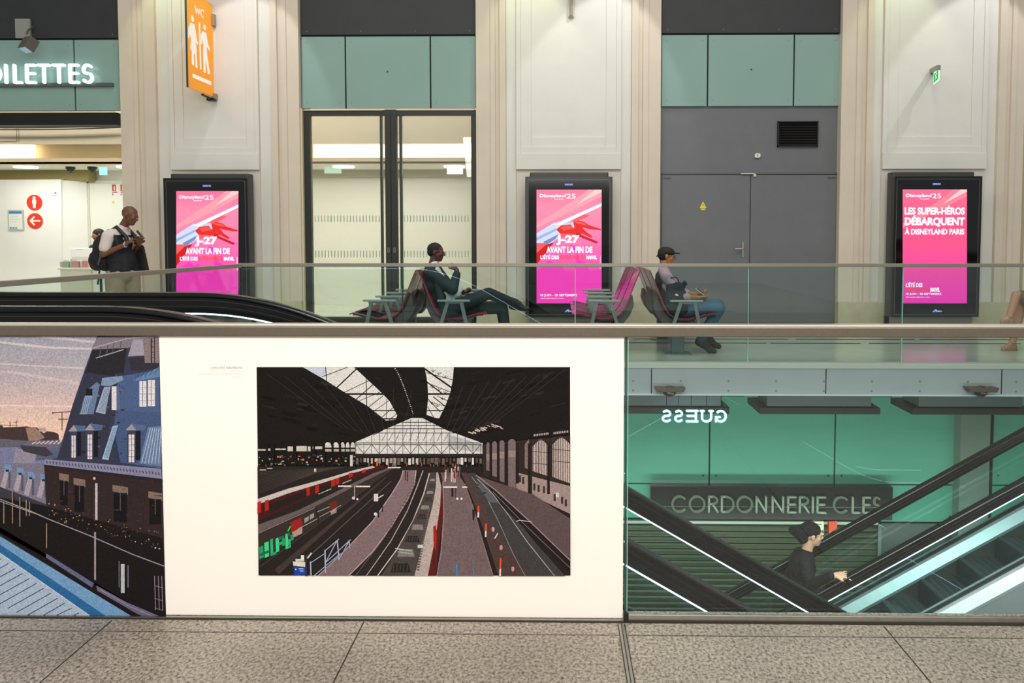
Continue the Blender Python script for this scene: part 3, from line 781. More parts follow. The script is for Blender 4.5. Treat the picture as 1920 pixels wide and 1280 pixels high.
def escalator(label, xtop, direction, y_near, y_far, pa=2.6, pb=2.2, unlit=None):
    """direction +1: climbs towards +x; the walking line reaches floor level z=0 at xtop"""
    s = math.tan(math.radians(30)); run = -ZL/s
    if direction > 0: xa, za, xb, sl = xtop-run, ZL, xtop, s
    else: xa, za, xb, sl = xtop, 0.0, xtop+run, -s
    zf, xs = smooth_path(xa, za, xb, 0, sl, pa, pb)
    ym = (y_near+y_far)/2
    e = thing('escalator', (xtop, ym, 0), label, 'escalator')
    HR = 1.045
    for yc in (y_near, y_far):
        out = -1 if yc == y_near else 1
        rail = [(-.04, -.012), (-.034, -.002), (-.02, .0), (.02, .0), (.034, -.002), (.04, -.012), (.04, -.026), (.028, -.034), (-.028, -.034), (-.04, -.026)]
        mb = ribbon(zf, xs, yc, rail, HR)
        for xe_, sg in ((xs[0], -1), (xs[-1], 1)):           # round return at both ends
            zc_ = zf(xe_)+HR-.36; vs = []; n = len(rail)
            for i in range(17):
                a = math.pi/2 - math.pi*i/16.0
                for dy, dz in rail: vs.append((xe_+sg*math.cos(a)*(.36+dz), yc+dy, zc_+math.sin(a)*(.36+dz)))
            mb.add(vs, [(i*n+k, i*n+(k+1) % n, (i+1)*n+(k+1) % n, (i+1)*n+k) for i in range(16) for k in range(n)])
        mb.build('handrail', M_RUB, e, smooth=40)
        g = ribbon(zf, xs, yc, [(-.030, -.034), (.030, -.034), (.030, -.105), (.020, -.136), (-.020, -.136), (-.030, -.105)], HR).build('handrail_guide', M_GUIDE, e)
        ribbon(zf, xs, yc, [(-.033, -.050), (.033, -.050), (.033, -.054), (-.033, -.054)], HR).build('guide_highlight', M_GUIDEL, g)  # pale line painted as a highlight along the black guide
        ribbon(zf, xs, yc, [(-.032, -.088), (.032, -.088), (.032, -.091), (-.032, -.091)], HR).build('guide_highlight', M_GUIDEL, g)
        ribbon(zf, xs, yc, [(-.022, -.137), (.022, -.137), (.022, -.145), (-.022, -.145)], HR).build('light_line', M_LED, e) if yc != unlit else None
        ribbon(zf, xs, yc, [(-.006, -.105), (.006, -.105), (.006, -.84), (-.006, -.84)], HR).build('glass_panel', G_ESC, e)
        dk = [(-.07, -.83), (.07, -.83), (.12, -.93), (.11, -.97), (-.11, -.97), (-.12, -.93)]
        d = ribbon(zf, xs, yc, dk, HR).build('deck', M_DECK, e)
        ribbon(zf, xs, yc, [(-.022, -.812), (.022, -.812), (.022, -.832), (-.022, -.832)], HR).build('glass_clamp', M_BLACK, d)
        ribbon(zf, xs, yc-out*.06, [(-.012, -.96), (.012, -.96), (.012, -1.34), (-.012, -1.34)], HR).build('skirt', M_SKIRT, e)
        ribbon(zf, xs, yc+out*.09, [(-.012, -.96), (.012, -.96), (.012, -1.95), (-.012, -1.95)], HR).build('side_cladding', M_CLAD, e)
    ribbon(zf, xs, ym, [(-(y_far-y_near)/2-.1, -.78), (-(y_far-y_near)/2-.1, -.80), ((y_far-y_near)/2+.1, -.80), ((y_far-y_near)/2+.1, -.78)], 0).build('underside', M_CLAD, e)
    # steps
    n = int(run/.40); w0, w1 = y_near+.09, y_far-.09
    for i in range(n+3):
        x = xa-.4+.40*i+.13
        zt_ = zf(x+.2) if direction > 0 else zf(x+.2)
        zt_ = zf(x+.4) if direction > 0 else zf(x)
        zt_ -= .14*min(1.0, abs(zf(x+.4)-zf(x))/.23)
        st = MB().box(x, x+.40, w0, w1, zt_-.27, zt_)
        o = st.build('step', M_STEP, e)
        ed = MB()
        for k in range(5):
            xx_ = x+.03+.08*k; ed.box(xx_, xx_+.012, w0+.01, w1-.01, zt_, zt_+.003)
        ed.build('step_cleats', M_STEPE, o)
    for xq, L_ in ((xa-pa, pa-.4), (xb+.4, pb-.4)):
        z_ = zf(xq+.1); box('landing_plate', (xq, xq+L_, w0, w1, z_-.03, z_+.004), M_STEEL, e)
    return e, zf
E1, zf1 = escalator('escalator going down from the left landing, its black handrails nearest the posters', -1.76, -1, 3.94, 4.93, pa=2.0, pb=1.6)
E2, zf2 = escalator('escalator climbing to the right in the void, carrying the person in black', 7.88, 1, 7.25, 8.06, pa=1.6, pb=1.2, unlit=8.06)
# ------------------------------------------------------------------ printed posters covering the near glass
YP = YN-.010
INK = ink_mat('printed_ink', 0, .26, 200, .30)
INKW = ink_mat('printed_paper', 0, .012, 60, .45)
random.seed(11)
def poster(label, x0, x1, ya, yb):
    a = W(x0, yb, YP); b = W(x1, ya, YP)
    t = thing('poster', ((a.x+b.x)/2, YP, a.z), label, 'poster', 'printed posters on the near glass balustrade')
    return t
# --- white exhibition poster
p1 = poster('white poster with a framed photograph of trains under a station roof', 304, 1169, 630, 1173)
q = [W(298, 629.5, YP), W(1170, 629.5, YP), W(1167.5, 1176, YP), W(312, 1170.5, YP)]
xa, xb = (q[0].x+q[3].x)/2, (q[1].x+q[2].x)/2
za, zb_ = Z_(629.5, YP), .010
MB().box(xa+.001, xb, YP-.003, YP+.002, za, zb_).build('sheet', mat('poster_paper', (255, 247, 236), .45, noise=.008, nscale=1.5), p1)
YA = YP-.0034
A = Art(YA)
T0, T1 = 688, 1077
LX, RX = 481, 1069
LX2, RX2 = 486, 1069.5
A.poly([(LX, T0), (RX, T0), (RX2, T1), (LX2, T1)], (24, 20, 18))
A.layer()
# mottled dark roof
DK = [(30, 26, 23), (16, 13, 12), (38, 34, 32), (25, 21, 18), (14, 12, 11)]
for k in range(150):
    x = random.uniform(485, 1060); y = random.uniform(690, 835)
    w_ = random.uniform(8, 34); h_ = random.uniform(1.5, 6)
    if x < 780: dx = .55
    else: dx = -.55
    A.poly([(x, y), (x+w_, y+w_*dx*.4), (x+w_, y+w_*dx*.4+h_), (x, y+h_)] if x+w_ < 1066 and y+w_ < 840 and y-w_*.3 > 690 else [(x, y+8), (x+5, y+8), (x+5, y+9), (x, y+9)], DK[k % 5])
    if k % 12 == 0: A.layer()
A.layer()
# diagonal roof ribs
for k in range(9): A.line((500+k*34, 700+k*4), (640+k*14, 800+k*4), 1.1, (52, 47, 42))
for k in range(9): A.line((1060-k*24, 692+k*4), (930-k*12, 790+k*3), 1.1, (52, 47, 42))
A.layer()
# bright roof light, left
SKY = (206, 203, 198)
A.poly([(568.5, T0), (664, T0), (690, 712), (716, 736), (731, 752), (745, 778), (742, 786), (724, 788), (690, 761), (640, 731), (604, 708)], SKY)
A.poly([(568.5, T0), (610, T0), (612, 702), (600, 706)], (186, 190, 204))
A.layer()
# bright roof light, right
A.poly([(796, T0), (851, T0), (849, 712), (844, 737), (836, 758), (823, 785), (800, 777), (803, 745), (802, 722), (800, 706)], SKY)
A.layer()
B = (28, 24, 22)
for a, b, w_ in (((611, 688), (613, 716), 1.6), ((604, 706), (652, 688), 1.3), ((632, 726), (670, 690), 2.4), ((646, 735), (692, 713), 1.2), ((687, 709), (688, 764), 1.5), ((668, 748), (705, 716), 1.7),
                 ((672, 752), (716, 733), 1.0), ((690, 764), (719, 741), 1.3), ((704, 768), (738, 745), 1.0), ((725, 748), (725, 786), .9), ((716, 782), (738, 763), 1.3), ((730, 787), (745, 774), 1.2),
                 ((795, 690), (848, 727), 3.2), ((799, 698), (850, 712), 1.2), ((800, 715), (830, 738), 2.2), ((800, 717), (846, 735), 1.2), ((812, 743), (836, 762), 1.8), ((803, 748), (826, 772), 1.5), ((802, 762), (816, 786), 1.2), ((820, 742), (842, 752), 1.2), ((803, 752), (838, 762), .8)):
    A.line(a, b, w_, B)
for x, y in ((812, 692), (823, 697), (836, 703), (811, 722), (823, 727), (835, 732), (811, 753), (820, 757), (830, 744)):
    A.line((x, y), (x, y+5), .9, B); A.line((x, y+5), (x+5, y+1), .8, B); A.line((x, y+5), (x-4, y+1), .8, B)
A.layer()
for y, x0_, x1_ in ((738, 640, 850), (769, 690, 840), (784.5, 715, 830)): A.line((x0_, y), (x1_, y), 3.2 if y < 760 else 2.0, B)
# chain of small lights in the ridge
for k in range(26):
    t = k/25.0; x = 740+34*t**.8; y = 690+84*t
    A.rect(x, y, x+2.4-1.0*t, y+1.6, (160, 150, 146) if k % 3 else (214, 206, 202))
A.layer()
# far glazed gable
A.poly([(772, 783), (792, 783), (838, 806), (905, 830), (905, 852), (667, 850), (667, 828), (718, 806)], (203, 200, 196))
A.poly([(838, 812), (905, 834), (905, 846), (842, 842)], (170, 168, 168))
A.layer()
for y in (791, 797, 803, 811): A.line((764-(y-783)*2.1, y), (800+(y-783)*2.4, y), 1.4, B)
A.line((668, 829.5), (904, 829.5), 1.4, B); A.line((668, 833), (904, 833), 1.4, B)
for k in range(17):
    x = 668+k*14.6; yt = 828 if x < 690 or x > 880 else max(785, 828-abs(min(x-668, 905-x))*.42)
    A.line((x, yt), (x, 851), .9, (46, 40, 38))
A.layer()
for k in range(16):
    x = 668+k*14.6
    if k % 2: A.line((x, 850), (x+14.6, 832), 1.0, (50, 44, 42))
    else: A.line((x, 832), (x+14.6, 850), 1.0, (50, 44, 42))
for k in range(10):
    x = 716+k*13; A.line((x, 826), (x+9, 800+abs(k-4.5)*2.4), .8, (60, 54, 52))
A.line((718, 806), (700, 815), 1, B)
A.layer()
A.rect(666, 850, 906, 855.5, (38, 34, 30))
for k in range(34):         # hall behind the gable: lit pale spots and people
    x = 668+k*7; c = random.choice([(186, 176, 168), (150, 138, 130), (96, 84, 78), (210, 202, 196), (72, 62, 58)])
    A.rect(x, 857+random.uniform(0, 2), x+random.uniform(3, 6.5), 864+random.uniform(0, 8), c)
for k in range(48):
    x = random.uniform(668, 900); A.rect(x, 866+random.uniform(0, 6), x+1.6, 878+random.uniform(0, 4), random.choice([(28, 22, 20), (60, 50, 46), (120, 104, 98), (170, 80, 50)]))
A.rect(706, 862, 709, 873, (214, 96, 40)); A.rect(790, 874, 796, 882, (236, 88, 40))
A.layer()
# arcades at the left end
for k, (x, w_) in enumerate(((609, 13), (625, 11), (639, 8), (649, 7), (658, 8))):
    A.poly([(x, 838)]+[(x+w_/2-w_/2*math.cos(math.pi*i/8), 836-8*math.sin(math.pi*i/8)) for i in range(9)]+[(x+w_, 838)], (198, 192, 182))
    A.rect(x, 841, x+w_, 845.5, (170, 164, 152))
for x, y, w_, h_ in ((540, 836, 10, 9), (556, 835, 20, 10), (578, 836, 5, 9), (587, 836, 18, 5), (483, 841, 16, 3), (502, 840, 6, 4), (517, 840, 20, 2.5)):
    A.rect(x, y, x+w_, y+h_, (190, 184, 170))
for k in range(70):
    x = random.uniform(486, 664); y = random.uniform(850, 872)
    A.rect(x, y, x+random.uniform(1.5, 5), y+random.uniform(1, 4), random.choice([(150, 138, 126), (96, 84, 76), (186, 176, 164), (60, 54, 50), (90, 140, 160), (196, 110, 60)]))
A.rect(657, 852, 662, 873, (196, 190, 180))
A.layer()
for x in (500, 512, 553, 588, 607, 623, 637): A.rect(x, 832, x+3.5, 890, (24, 20, 18))
# tiny roof lights on the right
for k in range(34):
    t = random.random(); x = 877+t*66; y = 811-14*min(t*1.6, 1.9-t*1.2)+random.uniform(-3, 3)
    A.line((x, y), (x+6, y+2), 1.2, (196, 178, 162))
A.layer()
# right-hand wall with arched windows
A.poly([(905, 832), (1069, 815), (1069, 962), (905, 890)], (44, 35, 33))
A.layer()
for x, w_, t, b in ((912, 7, 828, 880), (923, 9, 826, 890), (937, 9, 824, 900), (953, 14, 822, 912)):
    A.poly([(x, b)]+[(x+w_/2-w_/2*math.cos(math.pi*i/8), t+6-6*math.sin(math.pi*i/8)) for i in range(9)]+[(x+w_, b+w_*.4)], (112, 96, 96))
    A.rect(x, t+22, x+w_, t+34, (140, 118, 116))
for (x0_, x1_, yt, yb0, yb1) in ((999, 1029, 822, 882, 892), (1036, 1069, 818, 893, 905)):
    n = 10; pts = [(x0_, yb0)]+[(x0_+(x1_-x0_)*i/n, yt+12-12*math.sin(math.pi*i/n)) for i in range(n+1)]+[(x1_, yb1)]
    A.poly(pts, (196, 176, 170))
A.poly([(984, 832), (992, 822), (994, 880), (984, 876)], (120, 100, 98))
A.layer()
for (x0_, x1_, yt, yb0, yb1) in ((999, 1029, 815, 882, 892), (1036, 1069, 811, 893, 905)):
    for k in range(10):
        x = x0_+(x1_-x0_)*(k+.5)/10; A.line((x, yt+8), (x, yb0+(yb1-yb0)*(k+.5)/10), 1.3, (60, 46, 44))
    for yy in (yt+30, yt+52): A.line((x0_, yy), (x1_, yy+3), 1.1, (60, 46, 44))
    A.pline([(x0_+(x1_-x0_)*i/8.0, yt+20-12*math.sin(math.pi*i/8)) for i in range(9)], 1.8, (40, 32, 30))
    for k in range(9): A.rect(x0_+2+k*3.2, yt-2-k*.4, x0_+3.6+k*3.2, yt+2-k*.4, (190, 176, 168))
A.poly([(968, 884), (990, 890), (990, 925), (968, 914)], (150, 128, 124)); A.poly([(998, 892), (1069, 910), (1069, 962), (998, 928)], (150, 130, 126))
A.layer()
for x, y in ((973, 890), (979, 893), (1000, 905), (1008, 908), (1018, 910), (1038, 925), (1052, 930), (1059, 935)): A.rect(x, y, x+4, y+13, (56, 42, 40))
A.rect(1042, 922, 1048, 931, (196, 190, 186))
for x in (912+8, 934, 949, 970, 992, 1028): A.poly([(x-2, 830), (x+2.4, 830), (x+3, 925 if x > 985 else 905), (x-2, 925 if x > 985 else 905)], (30, 24, 22))
A.layer()
# ---- ground: track bed, platforms, trains (perspective towards 800,868)
G = (36, 30, 28)
A.poly([(484, 873), (903, 873), (905, 890), (1069, 962), (1069.5, T1), (486, T1)], G)
A.layer()
A.poly([(486, 873), (660, 873), (660, 880), (486, 905)], (38, 33, 30))
for k in range(14): A.line((488, 884+k*3), (650-k*3, 874+k*.4), .8, (64, 56, 52))
A.rect(488, 879, 500, 880.5, (196, 186, 176)); A.rect(502, 876, 512, 877.5, (190, 180, 170)); A.rect(590, 877, 594, 883, (196, 180, 176))
A.layer()
# red and white train
A.poly([(484.5, 936), (540, 916), (610, 897), (690, 876), (720, 870), (724, 874), (680, 890), (600, 920), (540, 950), (485, 975)], (66, 22, 20))
A.layer()
A.poly([(484.5, 934), (540, 915), (615, 895), (665, 880), (700, 872), (704, 875), (660, 886), (612, 902), (543, 923), (485, 944)], (190, 178, 172))
A.layer()
for x, y, h_ in ((484, 940, 22), (498, 937, 20), (575, 913, 16), (592, 910, 14), (622, 899, 13), (630, 896, 12), (655, 886, 9), (680, 880, 6)): A.poly([(x, y), (x+7, y-2), (x+7, y+h_-3), (x, y+h_)], (168, 36, 28))
for a, b in (((514, 928), (540, 920)), ((598, 925), (622, 915)), ((643, 905), (660, 898))): A.line(a, b, 1.2, (200, 190, 186))
A.poly([(506, 944), (576, 918), (576, 930), (506, 960)], (34, 28, 27)); A.poly([(600, 912), (622, 904), (622, 914), (600, 924)], (34, 28, 27))
A.layer()
# grey train
A.poly([(485.5, 984), (592, 944), (670, 903), (735, 874), (742, 876), (700, 905), (640, 950), (570, 998), (486, 1052)], (52, 43, 40))
A.layer()
A.poly([(485.5, 982), (560, 955), (640, 916), (700, 886), (738, 873), (742, 874), (712, 887), (660, 913), (592, 948), (486, 997)], (98, 84, 82))
A.layer()
A.line((486, 998), (592, 950), 1.0, (150, 134, 130)); A.line((596, 958), (632, 943), 1.2, (150, 160, 148)); A.line((560, 990), (598, 970), 1.2, (160, 166, 156)); A.line((600, 968), (640, 946), 1.0, (150, 156, 144))
A.poly([(546, 978), (566, 968), (568, 984), (548, 996)], (150, 30, 28)); A.poly([(618, 943), (632, 936), (632, 950), (620, 957)], (104, 36, 32))
A.poly([(549, 996), (568, 986), (568, 998), (551, 1006)], (168, 140, 130)); A.poly([(621, 957), (632, 951), (632, 959), (622, 964)], (160, 140, 132))
for x, y in ((572, 970), (582, 964)): A.poly([(x, y), (x+8, y-4), (x+8, y+4), (x, y+9)], (146, 140, 136))
A.line((594, 950), (600, 990), 2.2, (30, 24, 22))
A.layer()
# graffiti
gcol = [(34, 150, 96), (60, 206, 130), (24, 104, 74), (44, 170, 120)]
for k, (x, y, w_, h_) in enumerate(((487, 1024, 8, 22), (497, 1016, 8, 28), (488, 1036, 17, 5), (508, 1010, 5, 30), (508, 1036, 11, 5), (518, 1008, 6, 26), (523, 1006, 10, 5), (523, 1016, 9, 5), (530, 1008, 5, 14), (536, 1000, 5, 28), (540, 998, 5, 6), (541, 1010, 5, 16), (546, 1002, 5, 10))):
    A.poly([(x, y), (x+w_, y-w_*.4), (x+w_+1, y-w_*.4+h_), (x+1, y+h_)], gcol[k % 4])
    if k % 3 == 2: A.layer()
A.line((541, 994), (546, 985), 1.8, (60, 216, 60))
A.layer()
# ballast strip and tracks
for a, b, w0, w1, c in (((520, 1070), (725, 893), 12, 2, (62, 52, 48)), ((560, 1060), (735, 900), 1.2, .8, (110, 98, 92)), ((490, 1060), (700, 905), 1.0, .6, (84, 74, 70))): A.line(a, b, w0, c, w1)
A.layer()
# platform 1 (curving)
A.poly([(598, 1077), (650, 1028), (700, 975), (735, 925), (752, 897), (757, 880), (781, 880), (778, 905), (765, 935), (735, 985), (700, 1032), (655, 1077)], (122, 101, 103))
A.layer()
A.pline([(598, 1077), (650, 1028), (700, 975), (735, 925), (752, 897), (757, 880)], 1.8, (168, 148, 148)); A.pline([(655, 1077), (700, 1032), (735, 985), (765, 935), (778, 905), (781, 880)], 1.8, (176, 156, 156))
A.line((670, 972), (730, 918), .8, (70, 56, 58))
A.rect(702, 924, 710, 938, (206, 196, 192)); A.rect(703, 938, 705, 960, (34, 30, 32)); A.rect(709, 940, 712, 968, (34, 30, 32)); A.rect(717, 930, 719, 958, (34, 30, 32)); A.disc(705, 962, 3.2, (200, 194, 192)); A.line((710, 932), (720, 926), 1.6, (214, 206, 204))
A.rect(635, 908.5, 660, 911, (226, 214, 208)); A.rect(668, 909, 695, 911.5, (226, 214, 208)); A.rect(665, 909, 667, 930, (150, 138, 134)); A.disc(664, 932, 3, (190, 182, 176)); A.disc(671, 934, 2, (210, 200, 196))
A.rect(728, 874, 752, 876, (222, 212, 206)); A.rect(760, 881, 762, 899, (52, 42, 44)); A.rect(764, 882, 766, 901, (52, 42, 44))
A.layer()
# centre tracks
A.poly([(662, 1077), (735, 992), (768, 940), (784, 900), (790, 880), (808, 880), (800, 920), (780, 975), (745, 1030), (715, 1077)], (38, 32, 30))
A.layer()
for k in range(30):
    t = (k/30.0)**1.6; x = 690+100*(1-t)**.0*0+ (1-t)*0
    y = 1072-180*(k/30.0); xl = 672+ (1077-y)*.72-((1077-y)**2)*.0007
    A.line((xl, y), (xl+36-k*.9, y-1), 1.0, (56, 46, 42))
A.layer()
A.pline([(688, 1077), (734, 1012), (765, 955), (785, 905), (794, 880)], 1.5, (178, 162, 158)); A.pline([(709, 1077), (745, 1028), (775, 975), (795, 925), (806, 885)], 2.0, (196, 180, 176))
A.pline([(668, 1077), (722, 1005), (757, 950), (778, 905)], .8, (116, 104, 100))
A.layer()
# central train seen from above
A.poly([(716, 1077), (745, 1030), (775, 975), (797, 925), (808, 884), (822, 884), (828, 910), (826, 945), (818, 1000), (803, 1077)], (176, 160, 152))
A.poly([(803, 1077), (818, 1000), (826, 945), (828, 912), (831, 915), (832, 960), (824, 1020), (818, 1077)], (88, 26, 24))
A.layer()
A.poly([(716, 1077), (745, 1030), (775, 975), (797, 925), (808, 884), (819, 884), (818, 912), (812, 945), (798, 1000), (778, 1077)], (70, 64, 60))
A.layer()
cx = [(752, 1062, 46, 20), (762, 1034, 40, 17), (774, 1008, 34, 14), (784, 986, 28, 12), (792, 966, 24, 10), (798, 949, 21, 9), (803, 934, 18, 8), (807, 921, 16, 7), (810, 909, 14, 6), (812, 898, 12, 5), (813, 889, 11, 4)]
for k, (x, y, w_, h_) in enumerate(cx):
    A.poly([(x-w_*.42, y+h_*.45), (x-w_*.3, y-h_*.4), (x+w_*.32, y-h_*.4), (x+w_*.42, y+h_*.45)], (38, 34, 32) if k % 2 == 0 else (120, 110, 106))
A.layer()
for k, (x, y, w_, h_) in enumerate(cx):
    for j_ in range(5):
        xx0 = x-w_*.3+w_*.14*j_; A.line((xx0, y+h_*.35), (xx0+w_*.03, y-h_*.3), .7, (92, 84, 80) if k % 2 == 0 else (160, 150, 146))
for k in range(24):
    t = k/24.0; A.rect(782+22*t, 1064-118*t, 787+22*t-1.5*t, 1067-118*t, (96, 84, 78))
A.rect(784, 1019, 794, 1025, (186, 192, 200)); A.line((747, 1032), (776, 1036), 1.6, (150, 176, 160)); A.line((742, 1026), (772, 1030), 1.6, (190, 196, 186))
A.poly([(813, 985), (818, 982), (820, 1005), (818, 1032), (814, 1020)], (160, 34, 30))
A.layer()
# platform 2
A.poly([(820, 1077), (828, 1030), (833, 960), (831, 900), (827, 884), (858, 884), (872, 905), (888, 950), (905, 1010), (925, 1077)], (108, 90, 91))
A.layer()
A.pline([(820, 1077), (828, 1030), (833, 960), (831, 900)], 1.8, (140, 122, 122)); A.pline([(925, 1077), (905, 1010), (888, 950), (872, 905)], 1.6, (128, 110, 108))
for k in range(26):
    x = random.uniform(832, 862); A.rect(x, random.uniform(872, 886), x+2.2, random.uniform(888, 903), random.choice([(34, 28, 27), (70, 56, 52), (196, 182, 176), (120, 40, 30), (90, 80, 78)]))
A.layer()
A.rect(832, 910, 858, 912.6, (228, 214, 204)); A.rect(867, 910, 893, 912.6, (228, 214, 204)); A.rect(847, 913, 851, 929, (34, 28, 30)); A.rect(854, 913, 856, 930, (60, 50, 50)); A.disc(858, 933, 2.2, (206, 200, 196)); A.disc(866, 933, 2.2, (206, 200, 196))
A.poly([(886, 953), (890, 953), (891, 965), (889, 973), (887, 973)], (30, 24, 28))
A.rect(856, 1055, 858.5, 1077, (24, 140, 196)); A.rect(887, 1058, 889.5, 1077, (60, 110, 180))
A.layer()
# right train roof and track
A.poly([(865, 884), (875, 884), (900, 915), (930, 960), (965, 1010), (1010, 1077), (935, 1077), (905, 985), (885, 930)], (74, 56, 53))
A.layer()
A.poly([(876, 886), (890, 884), (930, 920), (965, 965), (1000, 1010), (1060, 1077), (990, 1077), (950, 1020), (915, 960)], (62, 58, 58))
A.layer()
A.pline([(885, 892), (910, 925), (935, 975), (962, 1035), (985, 1077)], 1.0, (140, 136, 138)); A.pline([(896, 896), (925, 925), (955, 965), (990, 1015), (1040, 1077)], 1.3, (160, 160, 166))
A.poly([(893, 899), (915, 915), (935, 940), (918, 940), (903, 918)], (84, 86, 92)); A.disc(909, 922, 3.5, (40, 38, 38), ry=1.6); A.disc(897, 907, 2.6, (40, 38, 38), ry=1.2)
A.poly([(906, 895), (930, 918), (990, 975), (1069, 1052), (1069, 1070), (1000, 1005), (940, 945)], (32, 26, 24))
A.layer()
A.poly([(893, 889), (1000, 925), (1069, 970), (1069, 1048), (990, 972), (930, 917)], (88, 72, 71))
A.layer()
A.pline([(893, 889), (930, 917), (990, 972), (1069, 1048)], 1.8, (150, 132, 128)); A.pline([(925, 920), (985, 982), (1069, 1062)], 1.0, (128, 108, 104))
for x, y, h_ in ((898, 946, 12), (912, 979, 14), (939, 1044, 20)): A.poly([(x-1.4, y), (x+1.4, y), (x+1, y+h_), (x-2, y+h_)], (230, 80, 30)); A.poly([(x-2, y+h_), (x+1, y+h_), (x+.5, y+h_*1.8 if x < 930 else 1077), (x-2.4, y+h_*1.8 if x < 930 else 1077)], (222, 206, 200))
for x, y in ((925, 990), (940, 1024), (962, 1064)): A.disc(x, y, 3, (190, 140, 150), 8, ry=5)
A.line((928, 1007), (934, 997), 1.8, (216, 208, 206)); A.pline([(968, 975), (975, 973), (997, 976)], 1.2, (190, 190, 190))
A.layer()
# blue sign and stair rail in the foreground
A.poly([(552, 1060), (575, 1060), (576, 1075), (554, 1075)], (28, 66, 160)); A.poly([(551, 1050), (574, 1051), (575, 1060), (552, 1058)], (214, 208, 196)); A.rect(556, 1045, 572, 1050, (206, 200, 188)); A.rect(566, 1038, 572, 1046, (226, 222, 214)); A.rect(574, 1036, 578, 1077, (46, 42, 48))
R_ = (158, 168, 196)
for a, b, w_ in (((585, 1077), (584, 1050), 2.4), ((612, 1072), (611, 1028), 2.4), ((637, 1047), (634, 1010), 2.2), ((657, 1026), (656, 1010), 2), ((611, 1030), (637, 1008), 1.6), ((612, 1052), (659, 1009), 1.6), ((590, 1077), (640, 1035), 1.4), ((585, 1052), (612, 1034), 1.4), ((612, 1052), (634, 1010), 1.6), ((637, 1047), (656, 1012), 1.5)): A.line(a, b, w_, R_)
A.line((578, 1044), (586, 1034), 3, (196, 190, 186))
A.rect(562, 1063, 571, 1064.4, (220, 226, 240)); A.rect(564, 1067, 571, 1068.4, (200, 210, 232)); A.disc(556.5, 1064.5, 1.2, (240, 240, 250), 8)
ph = A.build('photograph', INK, p1)
tag(ph, 'dark photograph of tracks, platforms and trains under an iron roof')
# caption lines
M_CAP = mat('caption_red', (222, 128, 122), .6); M_CAP2 = mat('caption_dark', (116, 96, 92), .6); M_CAPF = mat('caption_faint', (240, 206, 190), .6)
text('caption', 'CHRISTOPHE', (394.5, 687.5, 422, 691), YP-.003, M_CAP, p1, .0, .0005)
text('caption', 'KASTRIOTIS', (425, 687.5, 454.5, 691), YP-.003, M_CAP2, p1, .0, .0005)
text('caption', 'PLATEAU', (434, 693.5, 454, 696.5), YP-.003, M_CAPF, p1, .0, .0005)
text('caption', 'Photographie prise au boulevard de la gare', (374, 699, 454.5, 702.5), YP-.003, M_CAPF, p1, .0, .0005)
text('caption', 'Avril 2014', (436, 704.5, 454.5, 707.5), YP-.003, M_CAPF, p1, .0, .0005)

# --- roofscape poster
p0 = poster('poster of a dusk view over slate rooftops and zinc roofs', -100, 304, 630, 1170)
xl_ = X_(-330, YP, 900)
MB().box(xl_, xa-.001, YP-.003, YP+.002, za, zb_).build('sheet', mat('poster_paper_blue', (120, 124, 140), .5), p0)
xbR = (305-298)
def RX_(y): return 298+(y-629)*14/541.0
A = Art(YA)
K = [(629, (152, 152, 164)), (680, (164, 158, 166)), (730, (188, 170, 172)), (765, (208, 180, 172)), (800, (226, 190, 170)), (850, (226, 196, 178))]
L0 = -320
for (ya, ca), (yb, cb) in zip(K[:-1], K[1:]): A.poly([(L0, ya), (RX_(ya)-.3, ya), (RX_(yb)-.3, yb), (L0, yb)], None, [ca, ca, cb, cb])
A.poly([(L0, 850), (RX_(850)-.3, 850), (RX_(1168)-.3, 1168.5), (L0, 1166)], (58, 56, 66))
A.layer()
for pts, c in (([(-320, 632), (0, 639), (90, 649), (176, 652), (174, 656), (80, 653), (0, 643), (-320, 636)], (196, 184, 186)), ([(100, 629), (183, 640), (182, 644), (60, 631)], (188, 178, 184)),
               ([(-320, 678), (0, 680), (60, 684), (158, 688), (156, 692), (0, 683), (-320, 681)], (196, 182, 182)), ([(20, 694), (150, 716), (149, 722), (0, 696)], (194, 178, 180)),
               ([(0, 758), (140, 760), (138, 764), (0, 761)], (222, 194, 184))): A.poly(pts, c)
A.layer()
# distant roofs
A.poly([(-320, 796), (4, 797), (6, 801), (32, 800), (50, 799), (66, 802), (68, 800), (82, 812), (88, 808), (103, 810), (110, 814), (112, 842), (60, 850), (-320, 850)], (66, 52, 52))
A.poly([(48, 802), (66, 800), (84, 820), (72, 826), (54, 826)], (146, 118, 104)); A.rect(73, 802, 86, 809, (176, 150, 142))
A.line((19, 790), (19, 800), 1.4, (52, 42, 44)); A.line((31, 787), (31, 800), .9, (52, 42, 44)); A.line((26, 792), (35, 790), .8, (52, 42, 44)); A.line((0, 796), (34, 798), .8, (60, 50, 50))
A.layer()
A.poly([(-320, 822), (110, 830), (118, 824), (112, 862), (95, 872), (-320, 860)], (86, 92, 116))
A.poly([(0, 822), (50, 826), (36, 834), (0, 840)], (96, 92, 104)); A.poly([(50, 826), (112, 824), (118, 836), (60, 846), (42, 836)], (104, 98, 112))
for k in range(7): A.line((60+k*8, 832), (68+k*8, 828-k*.4), 2.4, (190, 176, 178))
A.poly([(-320, 842), (36, 838), (30, 864), (88, 862), (88, 872), (-320, 872)], (116, 118, 150))
A.layer()
A.poly([(30, 840), (70, 846), (62, 880), (24, 872)], (138, 132, 148)); A.poly([(38, 834), (86, 838), (100, 852), (86, 856), (44, 846)], (60, 56, 66))
A.layer()
